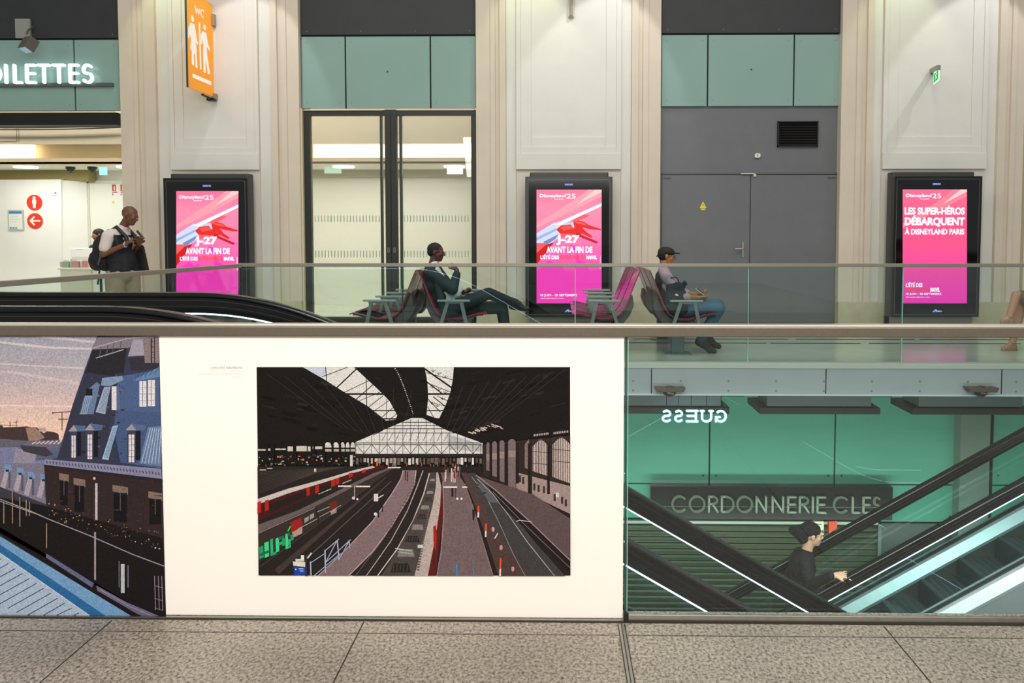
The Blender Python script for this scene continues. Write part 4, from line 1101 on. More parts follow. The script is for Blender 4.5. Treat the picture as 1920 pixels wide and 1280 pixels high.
# grey neighbour with round-topped dormers
A.poly([(-320, 868), (88, 868), (90, 946), (0, 912), (-320, 830)], (118, 112, 130))
A.layer()
for x, y in ((-110, 862), (-60, 862), (-24, 864), (8, 870), (32, 876), (52, 884), (76, 888)):
    A.poly([(x, y), (x+12, y+1), (x+16, y+12), (x, y+12)], (110, 138, 176)); A.poly([(x+1, y+12), (x+10, y+13), (x+2, y+46), (x-7, y+42)], (164, 150, 160)); A.rect(x+8, y+14, x+12, y+44, (78, 84, 104))
    A.rect(x+3, y+10, x+9, y+14, (44, 44, 56))
A.layer()
# great mansard
A.poly([(183, 629), (RX_(629)-.3, 629), (RX_(885)-.3, 885), (88, 862), (108, 858), (118, 822), (136, 760), (160, 690), (174, 652), (178, 646), (182, 630)], (52, 56, 76))
A.layer()
A.poly([(183, 632), (298, 629), (298, 652), (246, 650), (180, 672), (172, 652)], (120, 112, 122))
A.poly([(174, 655), (238, 652), (232, 700), (184, 716), (160, 700)], (40, 38, 44)); A.poly([(250, 636), (268, 636), (272, 666), (240, 668)], (150, 144, 156)); A.poly([(242, 670), (298, 668), (298, 690), (246, 696)], (50, 46, 54))
A.poly([(268, 636), (298, 633), (298, 680), (272, 680)], (128, 112, 112))
A.layer()
A.pline([(172, 653), (240, 634), (298, 630)], 2.2, (160, 150, 152)); A.pline([(180, 671), (232, 655)], 1.8, (158, 150, 160)); 
for x in (190, 203, 214, 228): A.line((x, 650-(x-190)*.3), (x-3, 668-(x-190)*.3), 1.6, (84, 76, 86))
A.line((284, 634), (284, 682), 2.2, (42, 34, 38)); A.line((290, 632), (290, 680), 1.4, (42, 34, 38))
for y in (640, 650, 660, 670): A.line((284, y), (290, y), 1, (42, 34, 38))
A.layer()
# slate: subtle blue field at right, dark at left
A.poly([(222, 706), (298, 692), (303, 878), (226, 866), (214, 800)], (72, 90, 128)); A.poly([(164, 698), (222, 706), (196, 860), (112, 858), (136, 762)], (50, 52, 70))
A.layer()
for k in range(46):
    y = 770+k*2.1
    A.line((214, y), (302, y+4), .5, (50, 60, 92))
for k in range(60):
    x = random.uniform(150, 232); y = random.uniform(690, 850)
    if x > 118+(860-y)*.33: A.rect(x, y, x+random.uniform(2, 7), y+random.uniform(1, 4), random.choice([(34, 32, 40), (72, 76, 98), (112, 116, 136), (60, 56, 66)]))
A.layer()
# upper dormers
A.poly([(165, 730), (182, 716), (188, 720), (176, 776), (166, 776), (150, 776)], (96, 116, 146)); A.rect(162, 728, 174, 741, (26, 26, 32))
A.poly([(160, 742), (174, 742), (164, 776), (150, 776)], (132, 152, 176)); A.poly([(192, 708), (230, 704), (232, 712), (206, 724), (190, 722)], (120, 138, 168))
A.poly([(196, 725), (208, 725), (198, 776), (180, 772)], (150, 164, 184)); A.rect(210, 724, 219, 768, (206, 200, 204)); A.poly([(219, 724), (224, 720), (226, 770), (219, 768)], (84, 100, 132))
A.poly([(250, 712), (298, 688), (300, 706), (258, 714)], (92, 122, 160)); A.rect(258, 712, 300, 762, (74, 92, 130)); A.rect(262, 714, 275, 762, (214, 206, 204)); A.rect(278, 712, 291, 761, (214, 206, 204))
A.layer()
for x in (268, 284): A.rect(x-.6, 714, x+.6, 760, (92, 110, 150)); 
for y in (726, 738, 750): A.rect(263, y, 290, y+.8, (120, 124, 150))
for k in range(5): A.line((254+k*9, 712-k*3), (264+k*8, 696-k*1.5), 1, (52, 70, 104)); A.line((158+k*3.4, 744), (152+k*3.2, 774), .8, (70, 84, 112)); A.line((198+k*2.4, 728), (186+k*2.8, 772), .8, (84, 96, 124))
A.layer()
# lower dormers
for x, y, w_, h_ in ((133, 808, 12, 50), (163, 806, 13, 54), (240, 806, 15, 60)):
    A.poly([(x-4, y), (x+w_*.5, y-12), (x+w_*2.4, y-10), (x+w_*2.2, y), (x, y+1)], (78, 98, 132)); A.poly([(x-4, y), (x+w_*.5, y-12), (x+w_*1.1, y)], (150, 140, 146))
    A.rect(x-1, y+1, x+w_, y+h_, (60, 62, 84)); A.rect(x+w_, y+1, x+w_*1.6, y+h_-4, (24, 24, 32)); A.rect(x+2, y+8, x+w_-2.5, y+h_, (212, 202, 202))
A.poly([(212, 798), (222, 797), (204, 862), (192, 860)], (150, 172, 196)); A.poly([(278, 800), (303, 798), (303, 874), (262, 868)], (98, 118, 152))
A.layer()
for x, y, w_, h_ in ((133, 808, 12, 50), (163, 806, 13, 54), (240, 806, 15, 60)):
    A.rect(x+w_*.5-.5, y+8, x+w_*.5+.5, y+h_, (70, 78, 110))
    for k in range(4): A.rect(x+2, y+16+k*11, x+w_-2.5, y+16.8+k*11, (96, 100, 128))
for k in range(6): A.line((283+k*4, 802), (266+k*6.4, 868), 1.3, (172, 186, 202)); A.line((214+k*1.6, 800), (196+k*1.6, 858), .6, (90, 110, 140))
# aerial
for a, b in (((98, 773), (135, 771)), ((117, 772), (117, 806)), ((110, 785), (128, 785)), ((100, 772), (100, 776))): A.line(a, b, 1.1, (72, 52, 52))
A.layer()
# cornice and facade
A.poly([(86, 860), (303, 878), (RX_(900)-.3, 897), (82, 870)], (128, 126, 154)); A.poly([(82, 870), (305, 897), (306, 903), (84, 874)], (40, 34, 38))
for k in range(36): A.line((88+k*6, 863+k*.62), (90+k*6, 868+k*.62), 2.0, (72, 70, 92))
A.layer()
A.poly([(84, 874), (305, 903), (RX_(1010)-.3, 1010), (88, 950)], (48, 37, 37))
A.layer()
for x, y, w_, h_ in ((112, 886, 18, 60), (139, 895, 22, 64), (212, 908, 29, 70), (279, 920, 26, 62)):
    A.poly([(x, y), (x+w_, y+w_*.16), (x+w_, y+14+w_*.16), (x, y+12)], (124, 102, 94)); A.rect(x+2, y+15, x+w_-2, y+h_, (22, 18, 22)); A.rect(x+w_*.5-.8, y+14, x+w_*.5+.8, y+h_*.7, (88, 76, 78))
for k in range(40):
    x = random.uniform(92, 300); y = 895+(x-90)*.14+random.uniform(0, 60); A.rect(x, y, x+random.uniform(3, 9), y+1.2, random.choice([(74, 60, 62), (34, 27, 29), (62, 52, 58)]))
A.rect(179.5, 905, 184, 978, (190, 176, 184)); A.disc(178, 896, 2.6, (214, 160, 130), 8)
A.layer()
# flowers / ironwork on balconies and the street-side darkness
A.poly([(0, 932), (88, 948), (306, 1008), (RX_(1168)-.3, 1168.5), (268, 1168), (0, 1000), (-320, 800), (-320, 820)], (26, 21, 22))
A.layer()
for k in range(110):
    x = random.uniform(92, 304); y = 945+(x-90)*.27+random.uniform(-6, 26)
    A.rect(x, y, x+random.uniform(.8, 3), y+random.uniform(.8, 3), random.choice([(120, 90, 66), (176, 130, 90), (84, 70, 60), (196, 180, 176), (60, 52, 48), (150, 110, 80)]))
A.pline([(-320, 850), (0, 934), (52, 954), (90, 971), (170, 1003), (250, 1038), (309, 1060)], 1.8, (150, 142, 150)); A.pline([(0, 938), (80, 966)], 1, (170, 180, 160))
for x, y, h_ in ((8, 940, 40), (24, 920, 60), (38, 930, 56), (50, 936, 30), (56, 940, 26), (88, 980, 46)): A.rect(x, y, x+1.8, y+h_, (150, 128, 112))
A.rect(178, 996, 181.5, 1086, (150, 136, 140)); A.rect(228, 1056, 235, 1110, (176, 182, 178)); A.rect(240, 1058, 243, 1100, (96, 92, 112)); A.rect(224, 1050, 225.5, 1100, (120, 112, 120))
for x in (291, 298, 304.5): A.line((x, 1078), (x+2, 1142), 1.2, (150, 130, 150))
for y in (1096, 1120, 1138): A.line((291, y), (307, y+5), 1, (140, 122, 140))
A.layer()
A.poly([(88, 1036), (178, 1092), (174, 1100), (88, 1044)], (96, 98, 130)); A.poly([(182, 1096), (240, 1128), (311, 1158), (311, 1168), (260, 1150), (184, 1106)], (104, 96, 124)); A.pline([(190, 1104), (246, 1136), (311, 1163)], 1.6, (150, 132, 156))
A.layer()
# zinc roof in the foreground
A.poly([(-320, 800), (0, 1003), (272, 1168), (-320, 1160)], (112, 152, 190))
A.layer()
A.poly([(-320, 810), (0, 1018), (222, 1168), (-320, 1160)], (42, 100, 150))
A.layer()
A.poly([(-320, 830), (0, 1034), (191, 1168), (-320, 1162)], (166, 182, 200))
A.layer()
for k in range(34):
    x = 190-k*13.2; y = 1167-k*9.25
    if x < -300: break
    A.line((x-14 if k else x-6, y-1), (x-60-k*3, y+26+k*1.5) if y+26+k*1.5 < 1166 else (x-14-(1166-y)*2.1, 1165), 1.5, (38, 58, 104))
A.pline([(0, 1034), (191, 1167)], 1.2, (206, 214, 222))
A.layer()
A.pline([(214, 1168), (240, 1157), (262, 1158), (284, 1168)], 1.8, (34, 62, 90)); A.line((248, 1158), (248, 1168), 1.2, (34, 62, 90))
ph = A.build('print', INK, p0)
tag(ph, 'printed dusk picture of a slate mansard roof, dormers and a zinc roof')
# ------------------------------------------------------------------ lit digital totems
SCR = ink_mat('screen_light', 1.12, .02, 30, .2)
M_TOT = mat('totem_black', (20, 19, 18), .35, spec=.5)
M_TOTG = mat('totem_glass_black', (10, 10, 10), .08, spec=.6)
M_TOTL = mat('totem_line', (104, 104, 98), .4)
W1 = emis('screen_white', (255, 250, 255), 1.15)
W2 = emis('screen_orange', (255, 84, 30), 1.0)
WB = emis('screen_logo_blue', (150, 160, 255), 1.4)
YT = 11.66
def totem(label, x0, x1, yt, yb, sx0, sx1, sy0, sy1, kind, off):
    """frame pixels x0..x1, yt..yb; screen pixels sx0..sx1, sy0..sy1"""
    def x(p): return X_(p, YT, 460)
    def z(y): return Z_(y, YT, (x0+x1)/2)
    t = thing('digital_totem', ((x(x0)+x(x1))/2, YT+.12, 0), label, 'advertising totem', 'advertising totems in front of the pillars')
    MB().box(x(x0), x(x1), YT, YT+.10, z(yb), z(yt)).build('cabinet', M_TOT, t, bevel=.006)
    MB().box(x(x0+off[0]), x(x1+off[1]), YT+.06, YT+.26, .02, z(yt-9)).build('rear_housing', mat('totem_grey', (64, 64, 60), .5), t, bevel=.02)
    MB().box(x(x0+off[0]), x(x1+off[1]), YT+.03, YT+.28, 0, z(yb)-.002).build('base', mat('totem_base', (104, 104, 92), .5), t, bevel=.004)
    MB().box(x(x0+6), x(x1-6), YT-.006, YT, z(yb-5), z(yt+6)).build('front_glass', M_TOTG, t)
    l = MB(); a, b, c, d = x(x0+6), x(x1-6), z(yb-5), z(yt+6); w = .005
    l.box(a-w, a, YT-.007, YT, c, d).box(b, b+w, YT-.007, YT, c, d).box(a, b, YT-.007, YT, c-w, c).box(a, b, YT-.007, YT, d, d+w)
    l.build('edge_line', M_TOTL, t)
    YQ = YT-.008
    A = Art(YQ, step=.0002)
    H = sy1-sy0; Wd = sx1-sx0
    def P(u, v): return (sx0+u*Wd, sy0+v*H)       # u,v in 0..1, v down
    def poly(pts, c): A.poly([P(*p) for p in pts], c)
    cols = [(0, (255, 112, 150)), (.18, (255, 138, 170)), (.38, (255, 130, 170)), (.6, (255, 92, 172)), (.8, (252, 52, 186)), (1, (250, 44, 190))] if kind != 3 else [(0, (248, 110, 146)), (.3, (240, 84, 130)), (.5, (246, 84, 140)), (.75, (236, 66, 160)), (1, (232, 44, 174))]
    for (va, ca), (vb, cb) in zip(cols[:-1], cols[1:]):
        A.poly([P(0, va), P(1, va), P(1, vb), P(0, vb)], None, [ca, ca, cb, cb])
    A.layer()
    poly([(1, 0), (1, .06), (.5, .2), (0, .34), (0, .3), (.5, .12), (.8, 0)], (255, 156, 170) if kind != 3 else (250, 130, 150))
    poly([(1, 0), (1, .02), (.62, .13), (.9, .0)], (255, 200, 200))
    A.layer()
    if kind != 3:
        # soft darker cloud in the lower part
        poly([(.5, .48), (.62, .56), (.6, .72), (.44, .72), (.36, .64), (.28, .66), (.2, .62), (.0, .72), (0, 1), (1, 1), (1, .70), (.82, .72), (.74, .64), (.66, .62), (.6, .5)], (252, 52, 184))
        A.layer()
        # a gloved arm reaching across, silver cuff, white beam
        poly([(0, .46), (.30, .33), (.52, .30), (.60, .24), (.72, .215), (.82, .225), (.74, .25), (.64, .27), (.66, .33), (.55, .40), (.20, .44), (0, .62)], (238, 92, 96))
        A.layer()
        poly([(0, .56), (.17, .47), (.26, .47), (.20, .52), (0, .66)], (206, 22, 26))
        poly([(0, .385), (.28, .285), (.38, .33), (.36, .42), (.20, .475), (.12, .47), (0, .47)], (206, 216, 240))
        A.layer()
        poly([(0, .42), (.3, .34), (.3, .36), (0, .45)], (160, 176, 214)); poly([(.1, .46), (.34, .39), (.3, .43), (.16, .485)], (120, 136, 190))
        A.layer()
        poly([(.30, .35), (.40, .305), (.55, .30), (.64, .27), (.74, .285), (.80, .31), (.99, .345), (.99, .358), (.80, .345), (.70, .33), (.76, .37), (.86, .41), (.84, .425), (.70, .385), (.66, .40), (.50, .385), (.36, .385)], (228, 40, 38))
        poly([(.62, .38), (.95, .46), (.92, .475), (.6, .40)], (196, 24, 40))
        A.layer()
        poly([(.60, .278), (.74, .295), (.78, .315), (.62, .295)], (250, 96, 84)); poly([(.36, .33), (.5, .31), (.6, .34), (.42, .36)], (246, 82, 70)); poly([(.5, .285), (.56, .285), (.585, .33), (.565, .335), (.52, .305), (.38, .315), (.34, .30)], (196, 204, 230))
        A.layer()
        poly([(.26, .305), (1, .118), (1, .145), (.36, .315)], (250, 240, 252))
    A.build('screen', SCR, t)
    YX = YQ-.004
    def T(nm, body, u0, v0, u1, v1, m, bold=.0):
        a = P(u0, v0); b = P(u1, v1); text(nm, body, (a[0], a[1], b[0], b[1]), YX, m, t, bold, .001)
    T('logo_text', 'Disneyland', .05, .038, .45, .075, W1, .028)
    T('logo_text', 'PARIS', .28, .079, .41, .090, W1, .01)
    T('logo_text', '25', .46, .035, .60, .078, W1, .01)
    # swash under and before the logo
    sw = MB(); pts = [P(.04+.2*math.cos(a)*.5+.02, .036+.012*math.sin(a)) for a in (3.6, 3.0, 2.4, 1.8)]
    if kind != 3:
        T('slogan', 'J-27', .30, .40, .66, .488, W1, .05)
        T('slogan', 'AVANT LA FIN DE', .15, .50, .86, .556, W1, .045)
        T('slogan', "L'ÉTÉ DES", .06, .570, .345, .612, W1, .045)
        T('slogan', 'SUPER HEROS', .36, .574, .745, .612, W2, .012)
        T('slogan', 'MARVEL', .765, .578, .93, .612, W1, .05)
        T('date_text', '10 JUIN - 30 SEPTEMBRE', .06, .918, .62, .944, W1, .02)
        T('date_text', 'disneylandparis.com', .06, .951, .42, .962, W1, .01)
        T('edge_text', 'l l l l l l l l l l l', .972, .58, .99, .70, W1, .01)
    else:
        T('slogan', 'LES SUPER-HÉROS', .03, .142, .97, .222, W1, .045)
        T('slogan', 'DÉBARQUENT', .03, .228, .97, .328, W1, .05)
        T('slogan', 'À DISNEYLAND PARIS', .03, .333, .96, .396, W1, .042)
        T('slogan', "L'ÉTÉ DES", .05, .812, .31, .858, W1, .03)
        T('slogan', 'SUPER HEROS', .05, .862, .42, .90, W2, .012)
        T('slogan', 'MARVEL', .43, .862, .58, .90, W1, .05)
        T('date_text', '10 JUIN - 30 SEPTEMBRE', .05, .908, .60, .930, W1, .02)
        T('date_text', 'disneylandparis.com', .05, .94, .42, .952, W1, .01)
    cx = (x0+x1)/2
    text('maker_name', 'SAMSUNG', (cx-7.5, yt+13, cx+7.5, yt+16.5), YQ, WB, t, .03, .001)
    lg = MB(); A1 = [W(cx-8+a, yb-14+b, YQ) for a, b in ((0, 5), (5, 0), (8, 0), (8, 5), (6, 5), (6, 2), (2, 5))]
    lg.prism([(q.x, q.z) for q in A1], YQ-.002, YQ)
    lg.build('operator_logo', WB, t)
    text('operator_name', 'Mediaco', (cx+1, yb-12.5, cx+10, yb-9.5), YQ, WB, t, .03, .001)
    return t
totem('black digital totem with a pink J-27 advert left of the glass doors', 308.5, 467, 333.5, 597, 330.5, 447, 358, 568+3, 1, (10, -1.5))
totem('black digital totem with a pink J-27 advert between the glass doors and the grey doors', 985, 1148, 331, 594, 1006, 1128, 355.5, 568.5, 2, (8, -7))
totem('black digital totem with three large lines of white lettering right of the grey doors', 1673.5, 1839, 330, 594, 1692.5, 1813, 355, 568.5, 3, (.5, -11))

# ------------------------------------------------------------------ TOILETTES letters
YO = YB-.10
def zo(y): return Z_(y, YO, 100)
ts = thing('toilettes_sign', (X_(100, YO), YO, zo(158)), 'glowing white TOILETTES letters on a dark rail over the toilet entrance', 'sign')
MB().box(X_(-130, YO+.06), X_(223, YO+.06), YO+.03, YO+.10, zo(161.5), zo(154.5)).build('rail', mat('sign_rail', (92, 100, 96), .4, metal=.3), ts, bevel=.003)
M_LET = emis('letter_white', (222, 250, 255), 1.7)
h = zo(120)-zo(157.3); tt = h*.135
for ch, a, b in (('T', -62, -35), ('O', -36, 4), ('I', 12.5, 12.5), ('L', 26, 43), ('E', 49, 69), ('T', 71, 96), ('T', 99, 124), ('E', 130, 150), ('S', 155, 176)):
    mb = MB(); xa_, xb_ = X_(a, YO, 140)+tt/2, X_(b, YO, 140)-tt/2
    w = GLY[ch][0]; wx = (xb_-xa_)/(w*h) if w > 0 else 1
    if ch == 'I': xa_ = X_(a, YO, 140)
    stroke(mb, ch, xa_, zo(157.3), wx, h, tt, YO-.03, YO+.01)
    if ch == 'S': pass
    mb.build('letter_'+ch.lower(), M_LET, ts)
    MB().tube([((xa_+xb_)/2, YO+.01, zo(156.5)), ((xa_+xb_)/2, YO+.04, zo(157))], .01, 6).build('letter_fixing', M_BLACK, ts)
# small spotlight on a plate above
lx, lz = X_(63, YB-.03, 55), Z_(56, YB-.03, 63)
sp = thing('sign_spotlight', (lx, YB, lz), 'small grey box spotlight on a square wall plate above the TOILETTES letters', 'spotlight')
MB().box(X_(50, YB), X_(77, YB), YB-.07, YB-.02, Z_(73, YB, 63), Z_(37, YB, 63)).build('wall_plate', mat('plate_grey', (150, 150, 144), .5), sp, bevel=.008)
p0_, p1_ = W(64, 50, YB-.07), W(50, 64, YB-.32)
MB().tube([p0_, W(60, 52, YB-.16), W(53, 56, YB-.26), p1_], .014, 8).build('arm', mat('arm_grey', (122, 118, 112), .4, metal=.5), sp, smooth=60)
hb = MB(); c = W(54, 84, YB-.40); R = Euler((math.radians(-28), 0, math.radians(-24))).to_matrix()
vs = [c+R@Vector((sx_*.095, sy_*.075, sz_*.105)) for sz_ in (-1, 1) for sx_, sy_ in ((-1,-1),(1,-1),(1,1),(-1,1))]
hb.add(vs, [(0,3,2,1),(4,5,6,7),(0,1,5,4),(1,2,6,5),(2,3,7,6),(3,0,4,7)])
hb.build('lamp_head', mat('lamp_head_grey', (104, 100, 94), .4, metal=.3), sp, bevel=.006)
vs = [c+R@Vector((sx_*.08, sy_*.06, -.107)) for sx_, sy_ in ((-1,-1),(1,-1),(1,1),(-1,1))]
MB().add(vs+[v+R@Vector((0, 0, .004)) for v in vs], [(0,1,2,3),(7,6,5,4),(0,4,5,1),(1,5,6,2),(2,6,7,3),(3,7,4,0)]).build('lens', emis('lens_pale', (150, 176, 186), .9), sp)

# ------------------------------------------------------------------ WC sign (orange, hung square to the wall)
a = W(399, 183, YW); WX = X_(398.5, YW-.05, 100)
zs0, zs1 = Z_(182, YW-.05, 399), Z_(8, YW-.05, 399)
wx0 = X_(350, YW-.86, 80)
wc = thing('wc_sign', (WX, YW, zs0), 'orange blade sign with WC and two white figures on the left pillar', 'sign')
def bp(u, v, d=0.0):      # u 0 outer edge .. 1 wall edge, v 0 bottom .. 1 top, d towards the left face
    x = wx0+(WX-wx0)*u; y = (YW-.86)+(.81)*u; n = Vector((.81, -(WX-wx0), 0)).normalized()
    return Vector((x, y, zs0+(zs1-zs0)*v)) - n*(-d)
def slab(mb, poly_uv, d0, d1):
    n = len(poly_uv); vs = [bp(u, v, d0) for u, v in poly_uv]+[bp(u, v, d1) for u, v in poly_uv]
    mb.add(vs, [tuple(range(n)), tuple(range(2*n-1, n-1, -1))]+[(i, i+n, (i+1) % n+n, (i+1) % n) for i in range(n)]); return mb
slab(MB(), [(0, 0), (1, 0), (1, 1), (0, 1)], -.012, .012).build('panel', mat('sign_orange', (240, 150, 30), .5, emit=(240, 150, 30), estr=.32), wc, bevel=.002)
slab(MB(), [(-.010, -.004), (0, -.004), (0, 1.0), (-.010, 1.0)], -.014, .014).build('edge_strip', mat('sign_edge_dark', (40, 70, 60), .4), wc)
MW = emis('pictogram_white', (255, 246, 232), .92)
fg = MB()
def cir(u, v, r, n=14): return [(u+r*math.cos(2*math.pi*k/n)*1.66, v+r*math.sin(2*math.pi*k/n)) for k in range(n)]
for s_ in (1,):
    d0, d1 = .0125, .0155
    slab(fg, cir(.20, .715, .030), d0, d1); slab(fg, [(.14, .74), (.20, .755), (.24, .73), (.2, .72)], d0, d1)
    slab(fg, [(.13, .67), (.27, .67), (.35, .52), (.40, .50), (.38, .475), (.31, .495), (.28, .55), (.33, .42), (.33, .36), (.35, .235), (.28, .235), (.27, .36), (.22, .37), (.22, .24), (.14, .25), (.15, .38), (.10, .40), (.13, .50), (.08, .56), (.06, .50), (.03, .50), (.04, .60)], d0, d1)
    slab(fg, [(.435, .72), (.485, .72), (.50, .235), (.45, .235)], d0, d1)
    slab(fg, cir(.66, .70, .030), d0, d1)
    slab(fg, [(.58, .65), (.72, .65), (.78, .55), (.86, .50), (.84, .475), (.74, .51), (.72, .56), (.74, .42), (.84, .23), (.76, .22), (.67, .38), (.66, .22), (.59, .22), (.58, .42), (.60, .52), (.56, .58), (.54, .50), (.50, .52), (.51, .60)], d0, d1)
    slab(fg, [(.16, .155), (.88, .155), (.88, .115), (.16, .115)], d0, d1)
fg.build('pictograms', MW, wc)
lt = MB()
def strip(p, q, w):
    dx, dy = (q[0]-p[0])/1.66, q[1]-p[1]; L = math.hypot(dx, dy); nx, ny = -dy/L*w*1.66/2, dx/L*w/2
    slab(lt, [(p[0]+nx, p[1]+ny), (q[0]+nx, q[1]+ny), (q[0]-nx, q[1]-ny), (p[0]-nx, p[1]-ny)], .0125, .0155)
for p, q in (((.30, .87), (.35, .80)), ((.35, .80), (.395, .86)), ((.395, .86), (.44, .80)), ((.44, .80), (.49, .87))): strip(p, q, .013)
cc = [(.60+.075*math.cos(math.radians(t)), .835+.036*math.sin(math.radians(t))) for t in range(50, 320, 30)]
for p, q in zip(cc[:-1], cc[1:]): strip(p, q, .013)
lt.build('wc_letters', MW, wc)
for z_ in (zs1-.18, zs0+.03):
    MB().box(WX-.01, WX+.055, YW-.10, YW-.02, z_-.16 if z_ > zs0+.2 else z_-.07, z_+.02).build('bracket', mat('bracket_beige', (160, 140, 118), .5, metal=.3), wc, bevel=.003)
MB().tube([bp(.55, -.02), bp(1.02, -.03)], .018, 8).box(WX-.06, WX+.05, YW-.16, YW-.06, zs0-.07, zs0-.03).build('stay', M_BLACK, wc)

# ------------------------------------------------------------------ green exit sign on the right pillar
ex = W(1746, 131, YW); ey = YW-.50
e0, e1 = X_(1752, ey, 140), X_(1762, ey, 140)
es = thing('exit_sign', (ex.x, YW, ex.z), 'small green exit sign hanging from a wall bracket on the right pillar', 'exit sign')
zt_ = Z_(121.5, YW-.62, 1762)
vs = [(ex.x-.02, YW, ex.z-.055), (ex.x+.05, YW, ex.z-.055), (X_(1764, YW-.62, 125), YW-.62, zt_-.075), (X_(1757, YW-.62, 125), YW-.62, zt_-.075)]
MB().add([Vector(v) for v in vs]+[Vector(v)+Vector((0, 0, .075)) for v in vs], [(0,1,2,3),(7,6,5,4),(0,4,5,1),(1,5,6,2),(2,6,7,3),(3,7,4,0)]).build('bracket_arm', mat('bracket_grey', (150, 142, 132), .4, metal=.3), es, bevel=.004)
x0, x1 = X_(1751.5, YW-.26, 140), X_(1761, YW-.60, 140)
def ebp(u, v): return Vector((x0+(x1-x0)*u, YW-.26-.34*u, Z_(155, YW-.4, 1756)+(.185)*v))
def eslab(mb, pl, d0, d1):
    n = len(pl); nn = Vector((-.34, -(x1-x0), 0)).normalized()
    vs = [ebp(u, v)+nn*d0 for u, v in pl]+[ebp(u, v)+nn*d1 for u, v in pl]
    return mb.add(vs, [tuple(range(n)), tuple(range(2*n-1, n-1, -1))]+[(i, i+n, (i+1) % n+n, (i+1) % n) for i in range(n)])
eslab(MB(), [(0, 0), (1, 0), (1, 1), (0, 1)], -.008, .008).build('lit_plate', emis('exit_white', (214, 255, 226), 1.0), es)
eslab(MB(), [(.1, .12), (.9, .12), (.9, .8), (.1, .8)], .009, .010).build('green_field', emis('exit_green', (30, 190, 90), .9), es)
eslab(eslab(MB(), [(.3, .2), (.42, .2), (.5, .4), (.62, .25), (.7, .3), (.58, .5), (.62, .62), (.72, .6), (.7, .68), (.5, .7), (.36, .6), (.4, .52), (.46, .56), (.42, .4)], .0105, .0115), cir(.56/1, .75, .04), .0105, .0115).build('running_figure', emis('exit_white', (214, 255, 226)), es)
# pipe stub high on the middle pillar
tb = thing('pipe_stub', (X_(1071, YW-.05, 15), YW, Z_(32, YW-.05, 1071)), 'short vertical conduit at the top of the middle pillar', 'conduit')
q = W(1071, 31, YW-.07)
MB().box(q.x-.045, q.x+.045, YW-.06, YW-.012, q.z, TOP).build('conduit', mat('conduit_cream', (196, 188, 172), .5), tb, bevel=.004)
MB().tube([(q.x, YW-.075, q.z+.01), (q.x, YW-.075, TOP)], .022, 10).build('cable', mat('cable_grey', (150, 146, 132), .5), tb)

# ------------------------------------------------------------------ lobby signs and counter
YG = YS-.105
def disc_sign(px, py, r, label, shapes):
    c = W(px, py, YG); k = 1420/YG
    t = thing('round_sign', (c.x, YG, c.z), label, 'sign', 'red signs on the lobby wall')
    MB().disc((c.x, c.z), r/k, YG-.012, YG, 40).build('disc', mat('sign_red', (226, 52, 26), .45), t)
    m = MB()
    for s in shapes:
        if s[0] == 'd': m.disc((c.x+s[1]/k, c.z+s[2]/k), s[3]/k, YG-.016, YG-.012, 16)
        else: m.prism([(c.x+a/k, c.z+b/k) for a, b in s[1]], YG-.016, YG-.012)
    m.build('symbol', mat('symbol_white', (250, 246, 240), .5), t)
disc_sign(65, 379.5, 14.6, 'red round sign with a white standing figure on the lobby wall', [('d', 0, 8.6, 2.8), ('p', [(-3, 5.6), (3, 5.6), (3.8, 4), (3.6, -2.5), (2.6, -2.5), (2.4, -10.5), (.3, -10.5), (0, -3), (-.3, -10.5), (-2.4, -10.5), (-2.6, -2.5), (-3.6, -2.5), (-3.8, 4)])])
disc_sign(66, 414, 14.6, 'red round sign with a white arrow pointing left on the lobby wall', [('p', [(-6, 1.4), (10.5, 1.4), (10.5, -1.4), (-6, -1.4)]), ('p', [(-10, 0), (-1.5, 9), (.6, 7), (-6, 0)]), ('p', [(-10, 0), (-1.5, -9), (.6, -7), (-6, 0)])])
nt_ = thing('notice_board', (X_(31, YG), YG, Z_(431, YG)), 'small framed white notice with a blue header left of the red signs', 'notice')
q0, q1 = W(17, 431.5, YG), W(44.5, 393.5, YG)
MB().box(q0.x, q1.x, YG-.02, YG, q0.z, q1.z).build('frame', mat('notice_frame', (176, 182, 160), .5), nt_)
MB().box(q0.x+.02, q1.x-.02, YG-.023, YG-.02, q0.z+.02, q1.z-.02).build('paper', mat('notice_paper', (226, 230, 222), .6), nt_)
MB().box(q0.x+.025, q1.x-.025, YG-.025, YG-.023, q1.z-.075, q1.z-.025).build('blue_header', mat('notice_blue', (70, 120, 190), .5), nt_)
for k in range(3): MB().box(q0.x+.035+.055*k, q0.x+.07+.055*k, YG-.025, YG-.023, q0.z+.03, q0.z+.062).build('blue_square', mat('notice_blue', (70, 120, 190)), nt_)
m = MB(); 
for k, w_ in enumerate((.16, .2, .12)): m.box(q0.x+.05, q0.x+.05+w_, YG-.0245, YG-.023, q1.z-.14-.05*k, q1.z-.136-.05*k)
m.build('text_lines', mat('text_grey', (150, 150, 150), .6), nt_)
ad = W(105, 362, YG); al = thing('fire_call_point', (ad.x, YG, ad.z), 'tiny white call point with a red dot on the lobby wall', 'call point')
MB().box(ad.x-.1, ad.x+.02, YG-.02, YG, ad.z-.05, ad.z+.05).build('plate', M_WHITE, al, bevel=.004)
MB().disc((ad.x, ad.z), .018, YG-.026, YG-.02, 12).build('dot', mat('dot_red', (220, 60, 60), .5), al)
